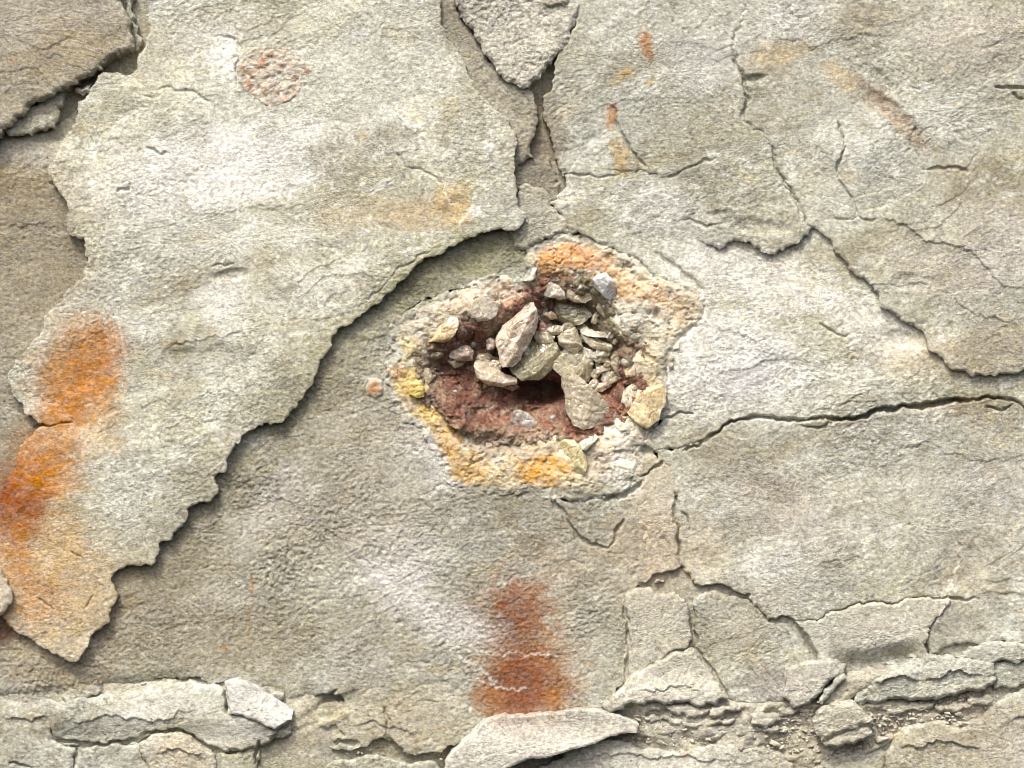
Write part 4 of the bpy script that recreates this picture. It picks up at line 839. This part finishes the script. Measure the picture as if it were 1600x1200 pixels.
# small druse crystals lining the pocket, as one part
def small_rock(r, n=10):
    import bmesh
    bm = bmesh.new()
    for _ in range(n): 
        v = Vector((r.gauss(0, 1), r.gauss(0, 1), r.gauss(0, 1))).normalized()
        v = Vector((v.x, v.y * .75, v.z * .8)) * r.uniform(.85, 1.1)
        bm.verts.new(v)
    bmesh.ops.convex_hull(bm, input=list(bm.verts))
    loose = [v for v in bm.verts if not v.link_faces]
    bmesh.ops.delete(bm, geom=loose, context='VERTS')
    bmesh.ops.recalc_face_normals(bm, faces=bm.faces)
    return bm
def cloud(name, items, mat, n=9, seed=1):
    """items: (px, py, h, size, colour, stretch)"""
    r = random.Random(seed)
    protos = []
    for _ in range(14):
        bm = small_rock(r, n); vv = np.array([v.co[:] for v in bm.verts]); 
        bm.verts.index_update(); ff = [tuple(v.index for v in f.verts) for f in bm.faces]; bm.free(); protos.append((vv, ff))
    VV = []; FF = []; CC = []; b = 0
    for px, py, h, s, col, st in items:
        vv, ff = r.choice(protos); a = r.uniform(0, 6.28); ca_, sa = math.cos(a), math.sin(a)
        x = vv[:, 0] * ca_ - vv[:, 2] * sa; z = vv[:, 0] * sa + vv[:, 2] * ca_
        w = np.array(world_pt(px, py, h))
        VV.append(np.stack([x * s * st * MM + w[0], vv[:, 1] * s * MM + w[1], z * s * MM + w[2]], -1))
        FF += [tuple(i + b for i in f) for f in ff]; b += len(vv)
        CC.append(np.tile(np.array(col) * r.uniform(.8, 1.15), (len(vv), 1)))
    VV = np.concatenate(VV); org = VV.mean(0)
    me = make_mesh(name, VV - org, np.array(FF), np.concatenate(CC), mat, smooth=False)
    return me, org
rr = random.Random(99)
cx_ = np.array([p[0] for p in CAVB]); 
xs_ = np.arange(640, 1016, 1.0); ys_ = np.arange(425, 706, 1.0)
XX_, YY_ = np.meshgrid(xs_, ys_); CH = cav_h(XX_, YY_); INM = fill([CAV], xs_, ys_)
items = []
while len(items) < 1100:
    x = rr.uniform(645, 1005); y = rr.uniform(435, 695)
    j = int(y - 425); i = int(x - 640)
    if not INM[j, i] or ((x - 850) / 40) ** 2 + ((y - 610) / 18) ** 2 < 1: continue
    s = rr.choice([2.2, 3, 4, 6, 9]) * rr.uniform(.7, 1.1)
    col = rr.choice([(.30,.10,.055),(.25,.095,.055),(.33,.18,.10),(.22,.09,.05),(.28,.13,.08),(.40,.29,.19)]) if y > 560 else rr.choice([(.32,.27,.17),(.28,.12,.07),(.40,.33,.22),(.36,.28,.18),(.3,.27,.18)])
    items.append((x, y, CH[j, i] + rr.uniform(0, 3), s, col, rr.uniform(.8, 1.5)))
me, org = cloud('druse', items, M_RED, 9, 5)
o = link('druse', me, tuple(Vector(org) - GP), parent=geo, kind='stuff')
items = []
while len(items) < 60:
    x = rr.uniform(660, 1000); y = rr.uniform(440, 690)
    j = int(y - 425); i = int(x - 640)
    if not INM[j, i] or ((x - 850) / 46) ** 2 + ((y - 612) / 24) ** 2 < 1: continue
    if rr.random() > (1.0 if y < 570 else .22) * (1.0 if x > 780 else .6): continue
    items.append((x, y, CH[j, i] + rr.uniform(0, 7), rr.uniform(5, 12), rr.choice([(.40,.37,.27),(.33,.31,.21),(.45,.38,.30),(.36,.28,.22),(.42,.41,.33)]), rr.uniform(.9, 1.6)))
me, org = cloud('small_crystals', items, M_CRYS, 8, 15)
link('small_crystals', me, tuple(Vector(org) - GP), parent=geo, kind='stuff')

# ------------------------------------------------------------------ rubble band at lower right
def hull_obj(px, py, h, s, col, label, seed):
    r = random.Random(seed)
    bm = small_rock(r, 16)
    me = bpy.data.meshes.new('rock_fragment'); 
    a = r.uniform(-.5, .3)
    for v in bm.verts:
        x, y, z = v.co
        x *= s * r.uniform(1.25, 1.35) * MM; z *= s * .8 * MM; y *= s * .9 * MM
        v.co = (x * math.cos(a) - z * math.sin(a), y, x * math.sin(a) + z * math.cos(a))
    import bmesh
    bmesh.ops.bevel(bm, geom=list(bm.edges), offset=.0010, segments=1, affect='EDGES', clamp_overlap=True)
    bm.to_mesh(me); bm.free()
    ca = me.color_attributes.new('tint', 'FLOAT_COLOR', 'POINT')
    cc = np.ones((len(me.vertices), 4), np.float32); cc[:, :3] = col
    ca.data.foreach_set('color', cc.ravel()); me.materials.append(M_FRAG)
    link('rock_fragment', me, world_pt(px, py, h), label, 'rock fragment', 'fragments in the lower right rubble')
bx_ = np.arange(980, 1570, 1.0); by_ = np.arange(1070, 1200, 1.0); BM = fill([BAND], bx_, by_)
def inband(x, y):
    i = int(x - 980); j = int(y - 1070)
    return 0 <= i < len(bx_) and 0 <= j < len(by_) and BM[j, i]
placed = []
lab = 'small angular buff fragment in the rubble band around the split cobble'
tries = 0
while len(placed) < 70 and tries < 6000:
    tries += 1
    x = rr.uniform(990, 1555); y = rr.uniform(1085, 1192); s = rr.choice([4.5, 5, 6, 8, 11]) * rr.uniform(.9, 1.1)
    if not inband(x, y) or (1268 < x < 1368 and 1092 < y < 1170) or any(math.hypot(x - a, y - b) < (s + c) * .95 for a, b, c in placed): continue
    placed.append((x, y, s))
    zone = ('under the triangular slab foot beside the dark hole' if x < 1060 and y < 1130 else 'by the pointed end of the long slanting slab' if x < 1080 else 'under the right end of the triangular slab' if x < 1170 and y < 1130 else
            'on the upper edge of the smooth pale bottom stone' if x < 1200 else 'below the wedge shaped block' if x < 1270 and y < 1140 else 'at the lower left of the split cobble' if x < 1310 else
            'just right of the split cobble' if x < 1410 else 'under the middle of the craggy block' if x < 1480 else 'under the right end of the craggy block')
    lab = ('larger' if s > 7 else 'small') + ' angular buff rock fragment ' + zone
    hull_obj(x, y, rr.uniform(-7, 3), s, np.array((.58,.55,.45)) * rr.uniform(.85, 1.1), lab, 900 + len(placed))
items = []
while len(items) < 1300:
    x = rr.uniform(985, 1560); y = rr.uniform(1085, 1195)
    if not inband(x, y): continue
    items.append((x, y, rr.uniform(-5, 2), rr.choice([1.3, 1.8, 2.6, 4.2]) * rr.uniform(.8, 1.2), (.56,.53,.43), rr.uniform(.9, 1.7)))
for _ in range(260):     # crumbs caught at the foot of the slabs
    x, y = rr.choice([(rr.uniform(985,1130), rr.uniform(1095,1112)), (rr.uniform(500,700), rr.uniform(1165,1195)), (rr.uniform(870,960), rr.uniform(1160,1185)), (rr.uniform(60,350), rr.uniform(1160,1175))])
    items.append((x, y, rr.uniform(-12, 0), rr.uniform(1.2, 3.6), (.42,.37,.28), 1.2))
me, org = cloud('rubble', items, M_GRIT, 9, 8)
link('rubble', me, tuple(org), 'crumbly buff rubble and grit packed along the lower right ledge', 'rubble', kind='stuff')
